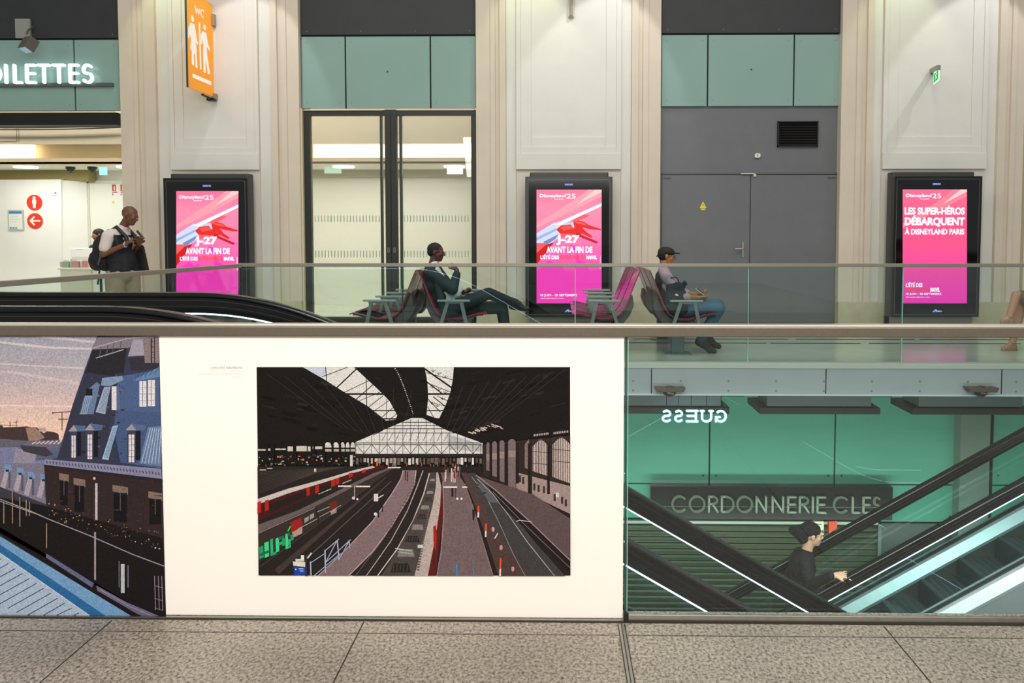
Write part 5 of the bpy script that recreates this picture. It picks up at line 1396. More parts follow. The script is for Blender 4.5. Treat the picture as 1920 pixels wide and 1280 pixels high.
# red fire signs beside the door frame
for k, (px, lab) in enumerate(((216.3, 'red and white fire extinguisher sign high on the cream lobby door'), (232, 'second red fire sign half hidden by the pillar edge'))):
    c = W(px, 356, yd-.035); k_ = 1420/yd
    t = thing('fire_sign', (c.x, yd-.03, c.z), lab, 'sign', 'red signs on the lobby wall')
    MB().box(c.x-6/k_, c.x+6/k_, yd-.035, yd-.03, c.z-10/k_, c.z+10/k_).build('plate', mat('plate_white', (240, 236, 230), .5), t)
    MB().box(c.x-6/k_, c.x+1.5/k_, yd-.037, yd-.035, c.z-2/k_, c.z+10/k_).build('red_field', mat('field_red', (206, 34, 30), .5), t)
    MB().box(c.x-3/k_, c.x-.6/k_, yd-.039, yd-.037, c.z-1/k_, c.z+6/k_).disc((c.x-1.8/k_, c.z+6.5/k_), 1.3/k_, yd-.039, yd-.037, 10).build('extinguisher_symbol', mat('plate_white', (240, 236, 230)), t)
    MB().box(c.x-6/k_, c.x+4/k_, yd-.037, yd-.035, c.z-5/k_, c.z-3.4/k_).build('red_line', mat('field_red', (206, 34, 30)), t)
    MB().box(c.x-6/k_, c.x-4/k_, yd-.037, yd-.035, c.z-10/k_, c.z-7/k_).build('blue_field', mat('notice_blue', (70, 120, 190)), t)
c = W(212, 378.5, yd-.035)
t = MB().prism([(c.x-.03, c.z-.025), (c.x+.03, c.z-.025), (c.x, c.z+.028)], yd-.036, yd-.03).build('warning_triangle', mat('warning_yellow', (236, 214, 30)), loc=(c.x, yd-.03, c.z))
tag(t, 'tiny yellow warning triangle below the fire sign on the cream door', 'sign')
# ceiling exit light in the lobby, lit boxes standing in for lamp reflections in the glass doors
ze = zc(308)
for k, (px, y0, y1, lab, em, w_, cc_) in enumerate(((193.5, 312, 328, 'hanging white-green exit light at the pillar edge of the lobby', 1.6, .065, (150, 245, 226)), (853, 309, 326, 'bright hanging sign box behind the right glass door leaf', 3.0, .15, (240, 246, 255)), (624, 312, 325, 'pale hanging exit box behind the left glass door leaf', .9, .16, (206, 246, 214)))):
    yy = 14.6; c0_ = W(px, y0, yy); c1_ = W(px, y1, yy)
    t = thing('hanging_sign', (c0_.x, yy, c1_.z), lab, 'sign', 'lit boxes hanging from the lobby ceiling')
    MB().box(c0_.x-w_, c0_.x+w_, yy-.02, yy+.02, c1_.z, c0_.z).build('lit_box', emis('hang_%d' % k, cc_, em), t)
    MB().box(c0_.x-w_, c0_.x+w_, yy-.03, yy+.03, c0_.z, ze-.001).build('ceiling_mount', mat('mount_white', (225, 235, 232), .5), t)
for k, (px, py) in enumerate(((132, 311.5), (173, 315.5))):
    c = W(px, py, 14.5)
    t = MB().lathe((c.x, 14.5, ze-.10), [(.01, -.02), (.055, .02), (.085, .07), (.085, .10)], 14).build('ceiling_camera', mat('dome_black', (24, 30, 28), .3), loc=(c.x, 14.5, ze-.1))
    tag(t, ['larger black ceiling dome near the middle of the toilet entrance', 'smaller black ceiling dome beside the hanging exit light'][k], 'ceiling dome', 'black domes under the lobby ceiling')

YK = 13.4
ct = thing('reception_counter', (X_(160, YK), YK, 0), 'cream reception counter behind the standing man', 'counter')
kx0, kx1, kx2 = X_(114, YK), X_(171, YK), X_(226, YK)
MB().box(kx0, kx1, YK, YK+.6, 0, Z_(506, YK)).build('front', mat('counter_cream', (214, 214, 190), .6), ct, bevel=.01)
MB().box(kx1, kx2, YK+.05, YK+.6, 0, Z_(503, YK)).build('side_panel', mat('counter_white', (236, 240, 236), .5), ct, bevel=.01)
MB().box(kx0-.02, kx2, YK-.03, YK+.62, Z_(506, YK), Z_(502.5, YK)).build('worktop', mat('counter_top', (226, 226, 214), .4), ct, bevel=.004)
MB().box(X_(134, YK+.3), X_(190, YK+.3), YK+.34, YK+.6, Z_(502.5, YK), Z_(482, YK)).build('back_shelf', M_WHITE, ct, bevel=.006)
zk = Z_(502.5, YK)
pr = thing('ticket_printer', (X_(155, YK+.4), YK+.4, Z_(482, YK)), 'white ticket printer on the back shelf of the reception counter', 'printer')
zq = Z_(482, YK)
MB().prism([(YK+.36, zq), (YK+.58, zq), (YK+.58, zq+.15), (YK+.42, zq+.15)], X_(135, YK+.4), X_(176, YK+.4), 'x').build('body', mat('printer_white', (238, 238, 232), .4), pr, bevel=.012)
MB().box(X_(145, YK+.4), X_(158, YK+.4), YK+.41, YK+.42, zq+.10, zq+.13).build('display', mat('display_grey', (168, 186, 170), .3), pr)
random.seed(5)
itm = [('paper_cup', (206, 200, 190), 'white paper cup', 118), ('leaflet_box', (150, 178, 150), 'green-topped leaflet box', 128), ('bottle', (186, 180, 168), 'clear bottle', 136), ('leaflet_box', (196, 150, 140), 'red and white leaflet box', 145.8), ('paper_cup', (222, 220, 214), 'pale cup', 155.5), ('leaflet_box', (204, 140, 136), 'small pale red box', 164)]
for k, (nm, c_, lb, px) in enumerate(itm):
    xq = X_(px, YK+.12); hh = random.uniform(.07, .12)
    o = thing(nm, (xq, YK+.12, zk), lb+[' at the left end of the reception counter', ' second from the left end of the reception counter', ' in the middle left of the reception counter', ' in the middle right of the reception counter', ' near the right end of the counter clutter', ' closest to the backpack on the reception counter'][k], nm.replace('_', ' '), 'clutter on the reception counter')
    if 'box' in nm:
        MB().box(xq-.055, xq+.055, YK+.07, YK+.17, zk, zk+hh).build('carton', mat('item_%d' % k, c_, .6), o, bevel=.004)
        MB().box(xq-.04, xq+.04, YK+.08, YK+.12, zk+hh, zk+hh+.03).build('leaflets', mat('item_paper', (226, 222, 214), .6), o)
    else:
        MB().lathe((xq, YK+.12, zk), [(.026, 0), (.034, hh*.8), (.036, hh)] if 'cup' in nm else [(.03, 0), (.03, hh*.9), (.012, hh*1.2), (.012, hh*1.4)], 14).build('vessel', mat('item_%d' % k, c_, .4), o, smooth=50)
        MB().lathe((xq, YK+.12, zk+(hh if 'cup' in nm else hh*1.4)), [(.037 if 'cup' in nm else .014, 0), (.036 if 'cup' in nm else .014, .012)], 14).build('lid', M_WHITE, o)

# ------------------------------------------------------------------ lower hall: sign, shutter, boxes
YY = YL-.16
sb = thing('shop_sign', (X_(1450, YY), YY, Z_(974, YY)), 'long black shop sign box with silver letters above the roller shutter', 'shop sign')
MB().box(X_(1223, YY), X_(1682, YY), YY, YL-.014, Z_(974, YY, 1450), Z_(912, YY, 1450)).build('sign_box', mat('sign_box_black', (26, 30, 28), .25, spec=.6), sb, bevel=.004)
MB().box(X_(1223, YY), X_(1682, YY), YY-.004, YY, Z_(950.5, YY, 1450), Z_(949.4, YY, 1450)).build('seam', mat('seam_grey', (96, 104, 94), .4), sb)
MLT = mat('letter_silver', (168, 186, 168), .22, metal=.55, emit=(150, 170, 150), estr=.22)  # faint emission added to make the silver letters read brighter
zb0 = Z_(960.5, YY, 1450); hh = Z_(929, YY, 1450)-zb0; tk_ = hh*.105
LT = [('C', 1258.5, 1287), ('O', 1291, 1322), ('R', 1327, 1347), ('D', 1351, 1377), ('O', 1380, 1411), ('N', 1416, 1437), ('N', 1446, 1469), ('E', 1475, 1493), ('R', 1497, 1517), ('I', 1523, 1523), ('E', 1530, 1548), ('C', 1561, 1590), ('L', 1596, 1612), ('E', 1616, 1632), ('S', 1636, 1650)]
for ch, a, b in LT:
    mb = MB(); xa_, xb_ = X_(a, YY, 945)+tk_/2, X_(b, YY, 945)-tk_/2; w = GLY[ch][0]
    wx = (xb_-xa_)/(w*hh) if w > 0 else 1
    if w == 0: xa_ = X_(a, YY, 945)
    stroke(mb, ch, xa_, zb0, wx, hh, tk_, YY-.035, YY-.005)
    mb.build('letter_'+ch.lower(), MLT, sb)
MB().box(X_(1545, YY), X_(1556, YY), YY-.03, YY, Z_(962, YY, 1550), Z_(960.5, YY, 1550)).build('letter_underline', MLT, sb)
sh = thing('roller_shutter', (X_(1400, YL), YL-.05, ZL), 'closed grey-green slatted roller shutter below the long black shop sign', 'roller shutter')
x0, x1 = X_(1120, YL), X_(1652, YL); zt_ = Z_(978, YL, 1400)
M_SH = mat('shutter_slat', (66, 78, 56), .42, metal=.35, noise=.08, nscale=5)
pr_ = [(YL+.0, ZL)]; z_ = ZL; pitch = .092
pts = []
nsl = int((zt_-ZL)/pitch)
mbs = MB()
for i in range(nsl+1):
    z0_ = ZL+i*pitch
    if z0_ > zt_: break
    prof = [(YL-.01, z0_), (YL-.045, z0_+.018), (YL-.050, z0_+.045), (YL-.040, z0_+.070), (YL-.012, z0_+.080), (YL-.012, z0_+pitch), (YL+.0, z0_+pitch), (YL+.0, z0_)]
    mbs.prism(prof, x0, x1, 'x')
mbs.build('curtain', M_SH, sh)
for xg in (x0-.04, x1): box('guide_rail', (xg, xg+.05, YL-.07, YL, ZL, zt_), mat('guide_rail_grey', (80, 92, 84), .4, metal=.4), sh)
MB().box(x0, x1, YL-.06, YL, zt_-.01, zt_+.03).build('top_lip', mat('lip_pale', (168, 186, 170), .4), sh)
fx = W(1544, 990, YL-.08)
kb = thing('white_wall_box', (fx.x, YL, fx.z), 'white wall box with a dark red button under the right end of the shop sign', 'wall box')
MB().box(X_(1535, YL-.1), X_(1552.5, YL-.1), YL-.10, YL, Z_(1003, YL-.1, 1544), Z_(977, YL-.1, 1544)).build('casing', mat('box_cream', (228, 232, 190), .5), kb, bevel=.006)
MB().disc((X_(1542.5, YL-.1, 996), Z_(996.5, YL-.1, 1544)), .022, YL-.112, YL-.10, 16).build('button', mat('button_red', (130, 30, 24), .4), kb)
MB().box(X_(1539, YL-.1), X_(1548, YL-.1), YL-.103, YL-.10, Z_(984, YL-.1, 1544), Z_(982, YL-.1, 1544)).build('label_strip', mat('text_grey', (150, 150, 150)), kb)
rbx = thing('red_sign', (X_(1562, YL), YL, Z_(998, YL, 1560)), 'orange-red sign plate beside the white wall box under the shop sign', 'sign')
q = [W(1553.5, 976.5, YL-.1), W(1569.5, 976.5, YL-.12), W(1569.5, 990, YL-.12), W(1553.5, 999, YL-.1)]
MB().prism([(v.x, v.z) for v in q], YL-.12, YL-.06).build('plate', mat('sign_orange_red', (232, 70, 22), .5), rbx)
# ventilation housings hung under the far slab
ZH = Y_ = 9.7
def hz(y): return Z_(y, 9.7, 1500)
for k, (a, b, lab) in enumerate(((1090, 1352, 'leftmost of the three grey box housings hung under the far floor edge'), (1438, 1634, 'middle one of the three grey box housings hung under the far floor edge'), (1723, 1917, 'grey box housing hung under the far floor edge above the square column'))):
    xa_, xb_ = X_(a, 9.7, 750), X_(b, 9.7, 750)
    t = thing('duct_housing', ((xa_+xb_)/2, 9.9, hz(775)), lab, 'duct housing', 'housings under the far floor')
    MB().box(xa_, xb_, 9.7, 10.15, hz(761.5), -.331).build('body', mat('housing_grey', (110, 120, 122), .5), t, bevel=.004)
    ext = .10
    MB().box(xa_-(ext if k else 0), xb_+ext, 9.66, 10.3, hz(775), hz(763)).build('lower_tray', mat('housing_dark', (34, 38, 36), .5), t, bevel=.004)
    if k < 2: MB().prism([(xb_+ext, hz(775)), (xb_+ext, hz(763)), (xb_+.02, hz(756)), (xb_+.02, hz(763))], 9.7, 9.9).build('end_flap', mat('housing_dark', (34, 38, 36)), t)
for k, (a, b) in enumerate(((1348, 1400), (1632, 1680))):
    t = box('cross_bar', (X_(a, 9.9), X_(b, 9.9), 9.95, 10.1, hz(751), hz(742)), mat('bar_dark', (36, 50, 48), .5), loc=(X_(a, 9.9), 10, hz(751)))
    tag(t, ['dark cross bar between the left and middle duct housings', 'dark cross bar between the middle and right duct housings'][k], 'bar', 'cross bars between the duct housings')
for k, (a, lab) in enumerate(((1256, 'bronze bracket lamp under the fascia below the man in the cap'), (1841, 'bronze bracket lamp under the fascia at the right edge'))):
    c = W(a, 733, YF-.16)
    t = thing('bracket_lamp', (c.x, YF-.1, c.z), lab, 'lamp', 'bronze bracket lamps on the fascia')
    k_ = 1420/(YF-.16)
    MB().prism([(c.x-29/k_, c.z+7/k_), (c.x+29/k_, c.z+7/k_), (c.x+25/k_, c.z-1/k_), (c.x-25/k_, c.z-1/k_)], YF-.20, YF-.087).build('canopy', mat('bronze', (84, 74, 62), .4, metal=.3), t, bevel=.004)
    MB().ell((c.x, YF-.14, c.z-1/k_), (13/k_, .05, 11/k_), 16).build('lamp_bowl', mat('bronze_dark', (58, 52, 44), .35, metal=.3), t, smooth=180)
    MB().tube([(c.x-6/k_, YF-.2, c.z-2/k_), (c.x+6/k_, YF-.2, c.z-4/k_)], .012, 8).build('pivot', mat('pivot_grey', (120, 116, 106), .3, metal=.6), t)

# ------------------------------------------------------------------ glowing mirrored letters standing in for the reflection of a shop sign
YU = 9.52
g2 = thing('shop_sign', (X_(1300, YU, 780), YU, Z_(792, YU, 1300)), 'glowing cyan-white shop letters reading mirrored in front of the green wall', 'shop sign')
MG = emis('cyan_reflection_glow', (176, 246, 255), 2.6)
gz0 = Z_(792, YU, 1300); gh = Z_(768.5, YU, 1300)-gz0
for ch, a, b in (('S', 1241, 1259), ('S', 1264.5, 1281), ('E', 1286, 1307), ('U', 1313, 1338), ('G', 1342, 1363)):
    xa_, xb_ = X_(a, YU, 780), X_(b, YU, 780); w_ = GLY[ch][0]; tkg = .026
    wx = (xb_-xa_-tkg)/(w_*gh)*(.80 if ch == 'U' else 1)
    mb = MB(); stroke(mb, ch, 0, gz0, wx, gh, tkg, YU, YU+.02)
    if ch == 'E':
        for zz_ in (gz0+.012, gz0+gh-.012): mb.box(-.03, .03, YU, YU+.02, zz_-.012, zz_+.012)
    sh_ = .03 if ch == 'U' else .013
    mb.v = [(xb_-sh_-v[0], v[1], v[2]) for v in mb.v]        # mirrored left to right, as the reflection reads
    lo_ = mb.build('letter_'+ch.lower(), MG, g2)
    xm = (xa_+xb_)/2
    MB().box(xm-.004, xm+.004, YU+.02, YU+.028, gz0+gh*.6, -.332).build('added_hanger', M_BLACK, lo_)  # thin support added to carry the stand-in letter
# ------------------------------------------------------------------ station bench seats
M_SEAT = mat('seat_red_laminate', (150, 58, 74), .24, spec=.6, coat=.35, noise=.08, nscale=6)
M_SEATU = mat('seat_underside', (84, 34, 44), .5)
M_ARM = mat('arm_grey_metal', (132, 142, 140), .35, metal=.4, noise=.05)
M_ARMT = mat('arm_top', (176, 188, 182), .22, metal=.4)
M_BRK = mat('seat_bracket', (92, 82, 84), .5)
SEATP = [(-.352, 1.015), (-.315, .930), (-.275, .830), (-.235, .725), (-.200, .640), (-.165, .560), (-.125, .500), (-.07, .466), (0.0, .448), (.09, .444), (.18, .462), (.27, .486), (.35, .506), (.40, .508), (.44, .496)]
def thick(pts, t):
    """closed outline of a curved sheet of thickness t (below / behind the line)"""
    n = len(pts); off = []
    for i in range(n):
        a = Vector(pts[max(i-1, 0)]); b = Vector(pts[min(i+1, n-1)]); d = (b-a).normalized(); off.append((pts[i][0]-(-d.y)*t*-1*-1, pts[i][1]-d.x*t))
    off = []
    for i in range(n):
        a = Vector(pts[max(i-1, 0)]); b = Vector(pts[min(i+1, n-1)]); d = (b-a).normalized(); nn = Vector((d.y, -d.x)); off.append((pts[i][0]+nn.x*t, pts[i][1]+nn.y*t))
    # normal (d.y,-d.x): travelling down the back then forward, this is behind/below
    return pts, off
def sheet(mb, pts, t, y0, y1):
    a, b = thick(pts, t); n = len(a); vs = []
    for (x, z) in a: vs += [(x, y0, z), (x, y1, z)]
    for (x, z) in b: vs += [(x, y0, z), (x, y1, z)]
    fs = []
    for i in range(n-1):
        fs += [(2*i, 2*i+1, 2*i+3, 2*i+2), (2*n+2*i, 2*n+2*i+2, 2*n+2*i+3, 2*n+2*i+1), (2*i, 2*i+2, 2*n+2*i+2, 2*n+2*i), (2*i+1, 2*n+2*i+1, 2*n+2*i+3, 2*i+3)]
    fs += [(0, 2*n, 2*n+1, 1), (2*n-2, 2*n-1, 4*n-1, 4*n-2)]
    return mb.add(vs, fs)
def make_bench(rows=(-.6, 0, .6), arms=(-.9, -.3, .3, .9), beam=.95, peds=(-.65, .65)):
    root = thing('bench', (0, 0, 0), 'x', 'bench')
    for yc in rows:
        s = MB()
        for k in range(3):                     # three boards with open grooves
            w = .158; y0 = yc-.245+k*(w+.008); sheet(s, SEATP, .014, y0, y0+w)
        shell = s.build('seat', M_SEAT, root, smooth=40)
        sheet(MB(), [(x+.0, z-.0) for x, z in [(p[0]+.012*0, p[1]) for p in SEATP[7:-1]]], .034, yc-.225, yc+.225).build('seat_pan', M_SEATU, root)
        MB().prism([(-.285, .70), (-.255, .70), (-.175, .52), (-.06, .42), (-.06, .36), (-.17, .36), (-.255, .47), (-.30, .58)], yc-.09, yc+.09).build('back_bracket', M_BRK, root, bevel=.006)
        MB().box(-.02, .20, yc-.16, yc+.16, .375, .405).build('seat_mount', M_BRK, root)
    for ya in arms:
        t = MB(); n = 20; c = (.065, .652)
        el = [(c[0]+.195*math.copysign(abs(math.cos(2*math.pi*k/n))**.8, math.cos(2*math.pi*k/n)), ya+.032*math.sin(2*math.pi*k/n)) for k in range(n)]
        t.prism(el, .645, .668, 'z')
        arm = t.build('armrest', M_ARMT, root, bevel=.004)
        l = MB()
        for (xa, xb) in ((.0, -.085), (.155, .215)):
            l.add([(xa-.022, ya-.018, .648), (xa+.022, ya-.018, .648), (xb+.022, ya-.018, .375), (xb-.022, ya-.018, .375), (xa-.022, ya+.018, .648), (xa+.022, ya+.018, .648), (xb+.022, ya+.018, .375), (xb-.022, ya+.018, .375)],
                  [(0,1,2,3),(7,6,5,4),(0,4,5,1),(1,5,6,2),(2,6,7,3),(3,7,4,0)])
        l.box(-.03, .19, ya-.016, ya+.016, .622, .648)
        l.build('armrest_leg', M_ARM, arm, bevel=.004)
    MB().box(-.06, .14, -beam, beam, .325, .378).build('beam', M_BRK, root, bevel=.006)
    for yp in peds:
        p = MB().box(-.075, .075, yp-.05, yp+.05, .012, .33).build('pedestal', mat('pedestal_grey', (100, 118, 122), .45, metal=.3), root, bevel=.01)
        MB().box(-.16, .16, yp-.11, yp+.11, 0, .014).build('foot_plate', mat('foot_plate_grey', (140, 150, 148), .35, metal=.5), p, bevel=.004)
    return root
def copy_tree(o, parent=None):
    c = o.copy(); C.objects.link(c)
    if parent: c.parent = parent
    for ch in list(o.children): copy_tree(ch, c)
    return c
proto = make_bench()
BY = 9.72
spots_ = [(1270, 0, 'right-facing red station bench with the man in the black cap', 625), (1141, 1, 'empty left-facing pink-lit bench back to back with the capped man\'s bench', 625),
         (846, 0, 'right-facing red bench with the man in the dark suit', 625), (731, 1, 'empty left-facing bench with yellow-lit seats left of the man in the suit', 625)]
BX = {}
for i, (px, rot, lab, py) in enumerate(spots_):
    o = proto if i == 0 else copy_tree(proto)
    o.location = (X_(px, 9.07, py), BY, 0); o.rotation_euler = (0, 0, math.pi if rot else 0)
    o['label'] = lab; o['group'] = 'station benches on the far walkway'; BX[i] = o.location.x

single = make_bench((0,), (-.3, .3), .34, (0,))
single.location = (X_(2014, 9.3, 625), 9.22, 0); single.rotation_euler = (0, 0, math.pi)
single['label'] = 'single left-facing seat under the cross-legged woman at the right picture edge'; single['group'] = 'station benches on the far walkway'
# ------------------------------------------------------------------ people
def V(*a): return Vector(a)
def frame(f, u=V(0, 0, 1)):
    f = f.normalized(); s = u.cross(f).normalized(); u = f.cross(s).normalized()      # s points to the person's left
    return f, s, u
def mrot(f, s, u): return Matrix((f, s, u)).transposed()
def head(c, f, u=V(0, 0, 1), k=1.0):
    """c: middle of the head; f: where the face looks"""
    f, s, u = frame(f, u); R = mrot(f, s, u)
    def p(a, b, d): return c+(f*a+s*b+u*d)*k
    sh = [('e', p(-.012, 0, .030), (.098*k, .076*k, .088*k), R), ('e', p(.022, 0, -.030), (.066*k, .062*k, .082*k), R),
          ('e', p(.050, 0, -.078), (.036*k, .040*k, .030*k), R), ('e', p(.072, 0, .018), (.024*k, .052*k, .018*k), R),
          ('c', p(.084, 0, .010), p(.108, 0, -.020), .010*k, .015*k), ('c', p(.098, .012, -.024), p(.098, -.012, -.024), .009*k, .009*k),
          ('c', p(.082, .020, -.046), p(.082, -.020, -.046), .010*k, .010*k), ('c', p(.080, .016, -.056), p(.080, -.016, -.056), .010*k, .010*k),
          ('e', p(.062, .040, -.015), (.022*k, .018*k, .022*k), R), ('e', p(.062, -.040, -.015), (.022*k, .018*k, .022*k), R)]
    for b in (-1, 1):
        sh += [('e', p(-.004, .076*b, -.002), (.018*k, .010*k, .030*k), R), ('e', p(.0, .080*b, .012), (.014*k, .008*k, .012*k), R)]
    return sh, p, R
def eyes(root, p, k=1.0):
    for b in (-1, 1):
        o = MB().ell(p(.0775, .032*b, .004), (.0115*k,)*3, 10).build('eye', mat('eye_white', (150, 138, 128), .4), root, smooth=180)
        MB().ell(p(.084, .032*b, .004), (.0065*k,)*3, 8).build('iris', mat('iris_dark', (30, 20, 16), .3), o, smooth=180)
def hand(w, d, n, curl=.5, k=1.0, th=1, spread=.18):
    """w wrist, d direction of the fingers, n side towards which they curl, th side of the thumb along d x n"""
    d = d.normalized(); n = (n-d*n.dot(d)).normalized(); s = d.cross(n)
    sh = [('c', w, w+d*.03*k, .026*k, .026*k)]
    for i, o in enumerate((-.030, -.010, .010, .030)):
        sh.append(('c', w+d*.025*k+s*o*.7*k, w+d*.085*k+s*o*k, .017*k, .0125*k))
    for i, (o, L) in enumerate(((-.030, .060), (-.010, .076), (.010, .080), (.030, .068))):
        b = w+d*.088*k+s*o*k*1.02; dd = (d+s*(o/.03)*spread*.5).normalized(); c0 = curl*(.75+.12*i)
        q = b
        for j, f in enumerate((.45, .32, .25)):
            a = c0*(j+.6); dr = (dd*math.cos(a)+n*math.sin(a)).normalized(); e = q+dr*L*f*k
            sh.append(('c', q, e, (.0098-.0010*j)*k, (.0092-.0012*j)*k)); q = e
    tb = w+d*.028*k+s*.026*th*k; t1 = tb+(d*.7+s*.6*th+n*.35).normalized()*.040*k; t2 = t1+(d*.85+s*.15*th+n*.5).normalized()*.032*k
    sh += [('c', tb, t1, .014*k, .0115*k), ('c', t1, t2, .0115*k, .009*k)]
    return sh
def limb(a, b, c, r, e=0.0): return [('c', a, b, r[0]+e, r[1]+e), ('c', b, c, r[1]+e, r[2]+e)]
ARM = (.050, .040, .028); LEG = (.084, .058, .040)
def torso(hip, chest, neck, f, e=0.0, w=1.0, belly=0.0):
    u = (neck-hip).normalized(); f, s, u = frame(f, u); R = mrot(f, s, u)
    return [('e', hip+u*.02, (.115+e, .165*w+e, .115+e), R), ('e', (hip*.5+chest*.5)+f*(.01+belly*.6), (.108+e+belly, .150*w+e, .15+e), R), ('e', chest+u*.02, (.112+e, .172*w+e, .15+e), R),
            ('e', chest+(neck-chest)*.62, (.080+e, .165*w+e, .070+e), R)]
def foot(an, toe, e=0.0):
    d = (toe-an); h = V(d.x, d.y, 0).normalized() if V(d.x, d.y, 0).length > .02 else V(1, 0, 0)
    return [('c', an, an-h*.025-V(0, 0, .035), .040+e, .036+e), ('c', an-h*.03-V(0, 0, .04)*1, toe, .036+e, .026+e), ('c', an+h*.03-V(0, 0, .02), toe-h*.05+V(0, 0, .012), .038+e, .030+e)]

M_SKD = mat('skin_dark_brown', (108, 68, 46), .45, noise=.06, nscale=18)
M_SKD2 = mat('skin_deep_brown', (84, 52, 36), .45, noise=.06, nscale=18)
M_SKM = mat('skin_brown', (170, 116, 76), .5, noise=.06, nscale=18)
M_SKL = mat('skin_light', (216, 168, 138), .5, noise=.05, nscale=18)
M_HAIR = mat('hair_black', (20, 16, 14), .7, noise=.3, nscale=120, bump=.3, bscale=150)
M_SHOE = mat('shoe_black', (26, 24, 24), .4)

def figure(name, label, base, J, skin, f, hf, hk=1.0, hu=V(0, 0, 1), w=1.0, belly=0.0, barelegs=False, hands=None, vox=.0068):
    root = thing(name, base, label, 'person')
    hs, p, R = head(J['head'], hf, hu, hk)
    sh = hs+torso(J['hip'], J['chest'], J['neck'], f, 0, w, belly)+[('c', J['neck'], J['head']-hu.normalized()*.05*hk-hf.normalized()*.018, .056, .052)]
    for a in ('n', 'f'):
        sh += limb(J['sh'+a], J['el'+a], J['wr'+a], ARM)
        sh += [('c', J['neck'], J['sh'+a], .055, .055)]
        sh += limb(J['hp'+a], J['kn'+a], J['an'+a], LEG)+foot(J['an'+a], J['to'+a])
    for h in hands or []: sh += h
    blob('body', sh, skin, root, vox, 3)
    eyes(root, p, hk)
    return root, p, R

# ---- man in the dark suit
Y0 = 9.15
def Q(x, y, dy=0.0): v = W(x, y, Y0); return V(v.x, Y0+dy, v.z)
J = dict(head=Q(818, 473.5), neck=Q(811, 499), chest=Q(818, 530), hip=Q(842, 577), shn=Q(812, 512, -.17), shf=Q(816, 511, .17), eln=Q(852, 541, -.16), elf=Q(846, 548, .17),
         wrn=Q(858, 506, -.06), wrf=Q(866, 548, -.04), hpn=Q(846, 579, -.09), hpf=Q(846, 579, .09), knn=Q(917, 549, -.07), knf=Q(940, 578, .10), ann=Q(964, 568, .04), anf=Q(950, 648, .10), ton=Q(988, 580, .04), tof=Q(975, 656, .10))
hf = V(1, -.12, -.10)
h1 = hand(J['wrn'], V(-.55, .12, .62), V(-.6, .4, -.5), 1.0, 1.0, 1); h2 = hand(J['wrf'], V(.9, -.5, .1), V(0, 0, 1), .9)
r, p, R = figure('person', 'man in a dark suit and glasses sitting cross-legged, chin on his hand', (J['hip'].x, Y0, 0), J, M_SKD2, V(1, 0, .25), hf, .98, hands=[h1, h2])
SUIT = mat('suit_navy', (34, 48, 54), .75, noise=.15, nscale=20, bump=.2, bscale=40)
blob('shirt', torso(J['hip'], J['chest'], J['neck'], V(1, 0, .25), .010)+[('c', J['neck']-V(.0, 0, .02), J['neck']+V(.02, 0, .03), .066, .062), ('e', Q(858, 545, -.03), (.075, .11, .10))], mat('shirt_white', (226, 226, 228), .7), r, .008)
jk = [s if s[0] != 'e' else ('e', s[1]+V(-.028, 0, -.01), tuple(q+.02 for q in s[2]), s[3]) for s in torso(J['hip'], J['chest'], J['neck'], V(1, 0, .25), .006)]
jk += [('c', J['neck']+V(-.03, -.06, -.03), J['shn'], .06, .068), ('c', J['neck']+V(-.03, .06, -.03), J['shf'], .06, .068)]
jk += limb(J['shn'], J['eln'], J['wrn']+V(-.0, -.02, -.05), (.078, .066, .048))+limb(J['shf'], J['elf'], J['wrf']+V(-.04, .03, 0), (.074, .064, .048))
jk += [('c', Q(824, 530, -.17), Q(838, 585, -.17), .05, .05), ('c', Q(862, 560, -.12), Q(876, 570, -.10), .03, .02)]
blob('suit_jacket', jk, SUIT, r, .008)
tr = limb(J['hpn'], J['knn'], J['ann'], (.098, .072, .052))+limb(J['hpf'], J['knf'], J['anf'], (.098, .076, .062))+[('e', J['hip'], (.13, .185, .12))]
tr += [('c', Q(964, 567, .04), Q(972, 571, .04), .052, .046)]
blob('trousers', tr, mat('trousers_dark', (30, 40, 46), .75, noise=.12, nscale=20), r, .008)
for a in ('n', 'f'): blob('shoe', foot(J['an'+a], J['to'+a], .008), M_SHOE, r, .007)
blob('hair', [('e', p(-.022, 0, .042), (.098, .079, .083), R), ('e', p(-.055, 0, .008), (.060, .072, .068), R)], M_HAIR, r, .006)
gm = MB()
for b in (-1, 1):
    gm.tube([p(.100, .034*b, .002)+R@V(0, .020*math.cos(t*math.pi/6), .016*math.sin(t*math.pi/6)) for t in range(13)], .0022, 6)
    gm.tube([p(.098, .054*b, .008), p(.02, .082*b, .010)], .0022, 6)
gm.tube([p(.102, .014, .004), p(.102, -.014, .004)], .002, 6)
gm.build('glasses', M_BLACK, r)

# ---- man in the black cap
J = dict(head=Q(1250, 481), neck=Q(1244, 507), chest=Q(1251, 537), hip=Q(1268, 578), shn=Q(1246, 518, -.17), shf=Q(1250, 517, .17), eln=Q(1276, 554, -.20), elf=Q(1288, 552, .19),
         wrn=Q(1305, 557, -.07), wrf=Q(1308, 553, .06), hpn=Q(1272, 580, -.09), hpf=Q(1272, 580, .09), knn=Q(1345, 577, -.10), knf=Q(1350, 573, .11), ann=Q(1313, 634, -.05), anf=Q(1326, 630, .08), ton=Q(1337, 657, -.05), tof=Q(1350, 651, .08))
h1 = hand(J['wrn'], V(1, .25, -.12), V(.1, .5, .6), .55, 1.0, -1); h2 = hand(J['wrf'], V(.9, -.45, .15), V(.1, -.2, .9), .9)
r, p, R = figure('person', 'man in a black cap, mauve shirt and jeans sitting with a phone', (J['hip'].x, Y0, 0), J, M_SKM, V(1, 0, .2), V(1, -.1, -.08), .98, hands=[h1, h2])
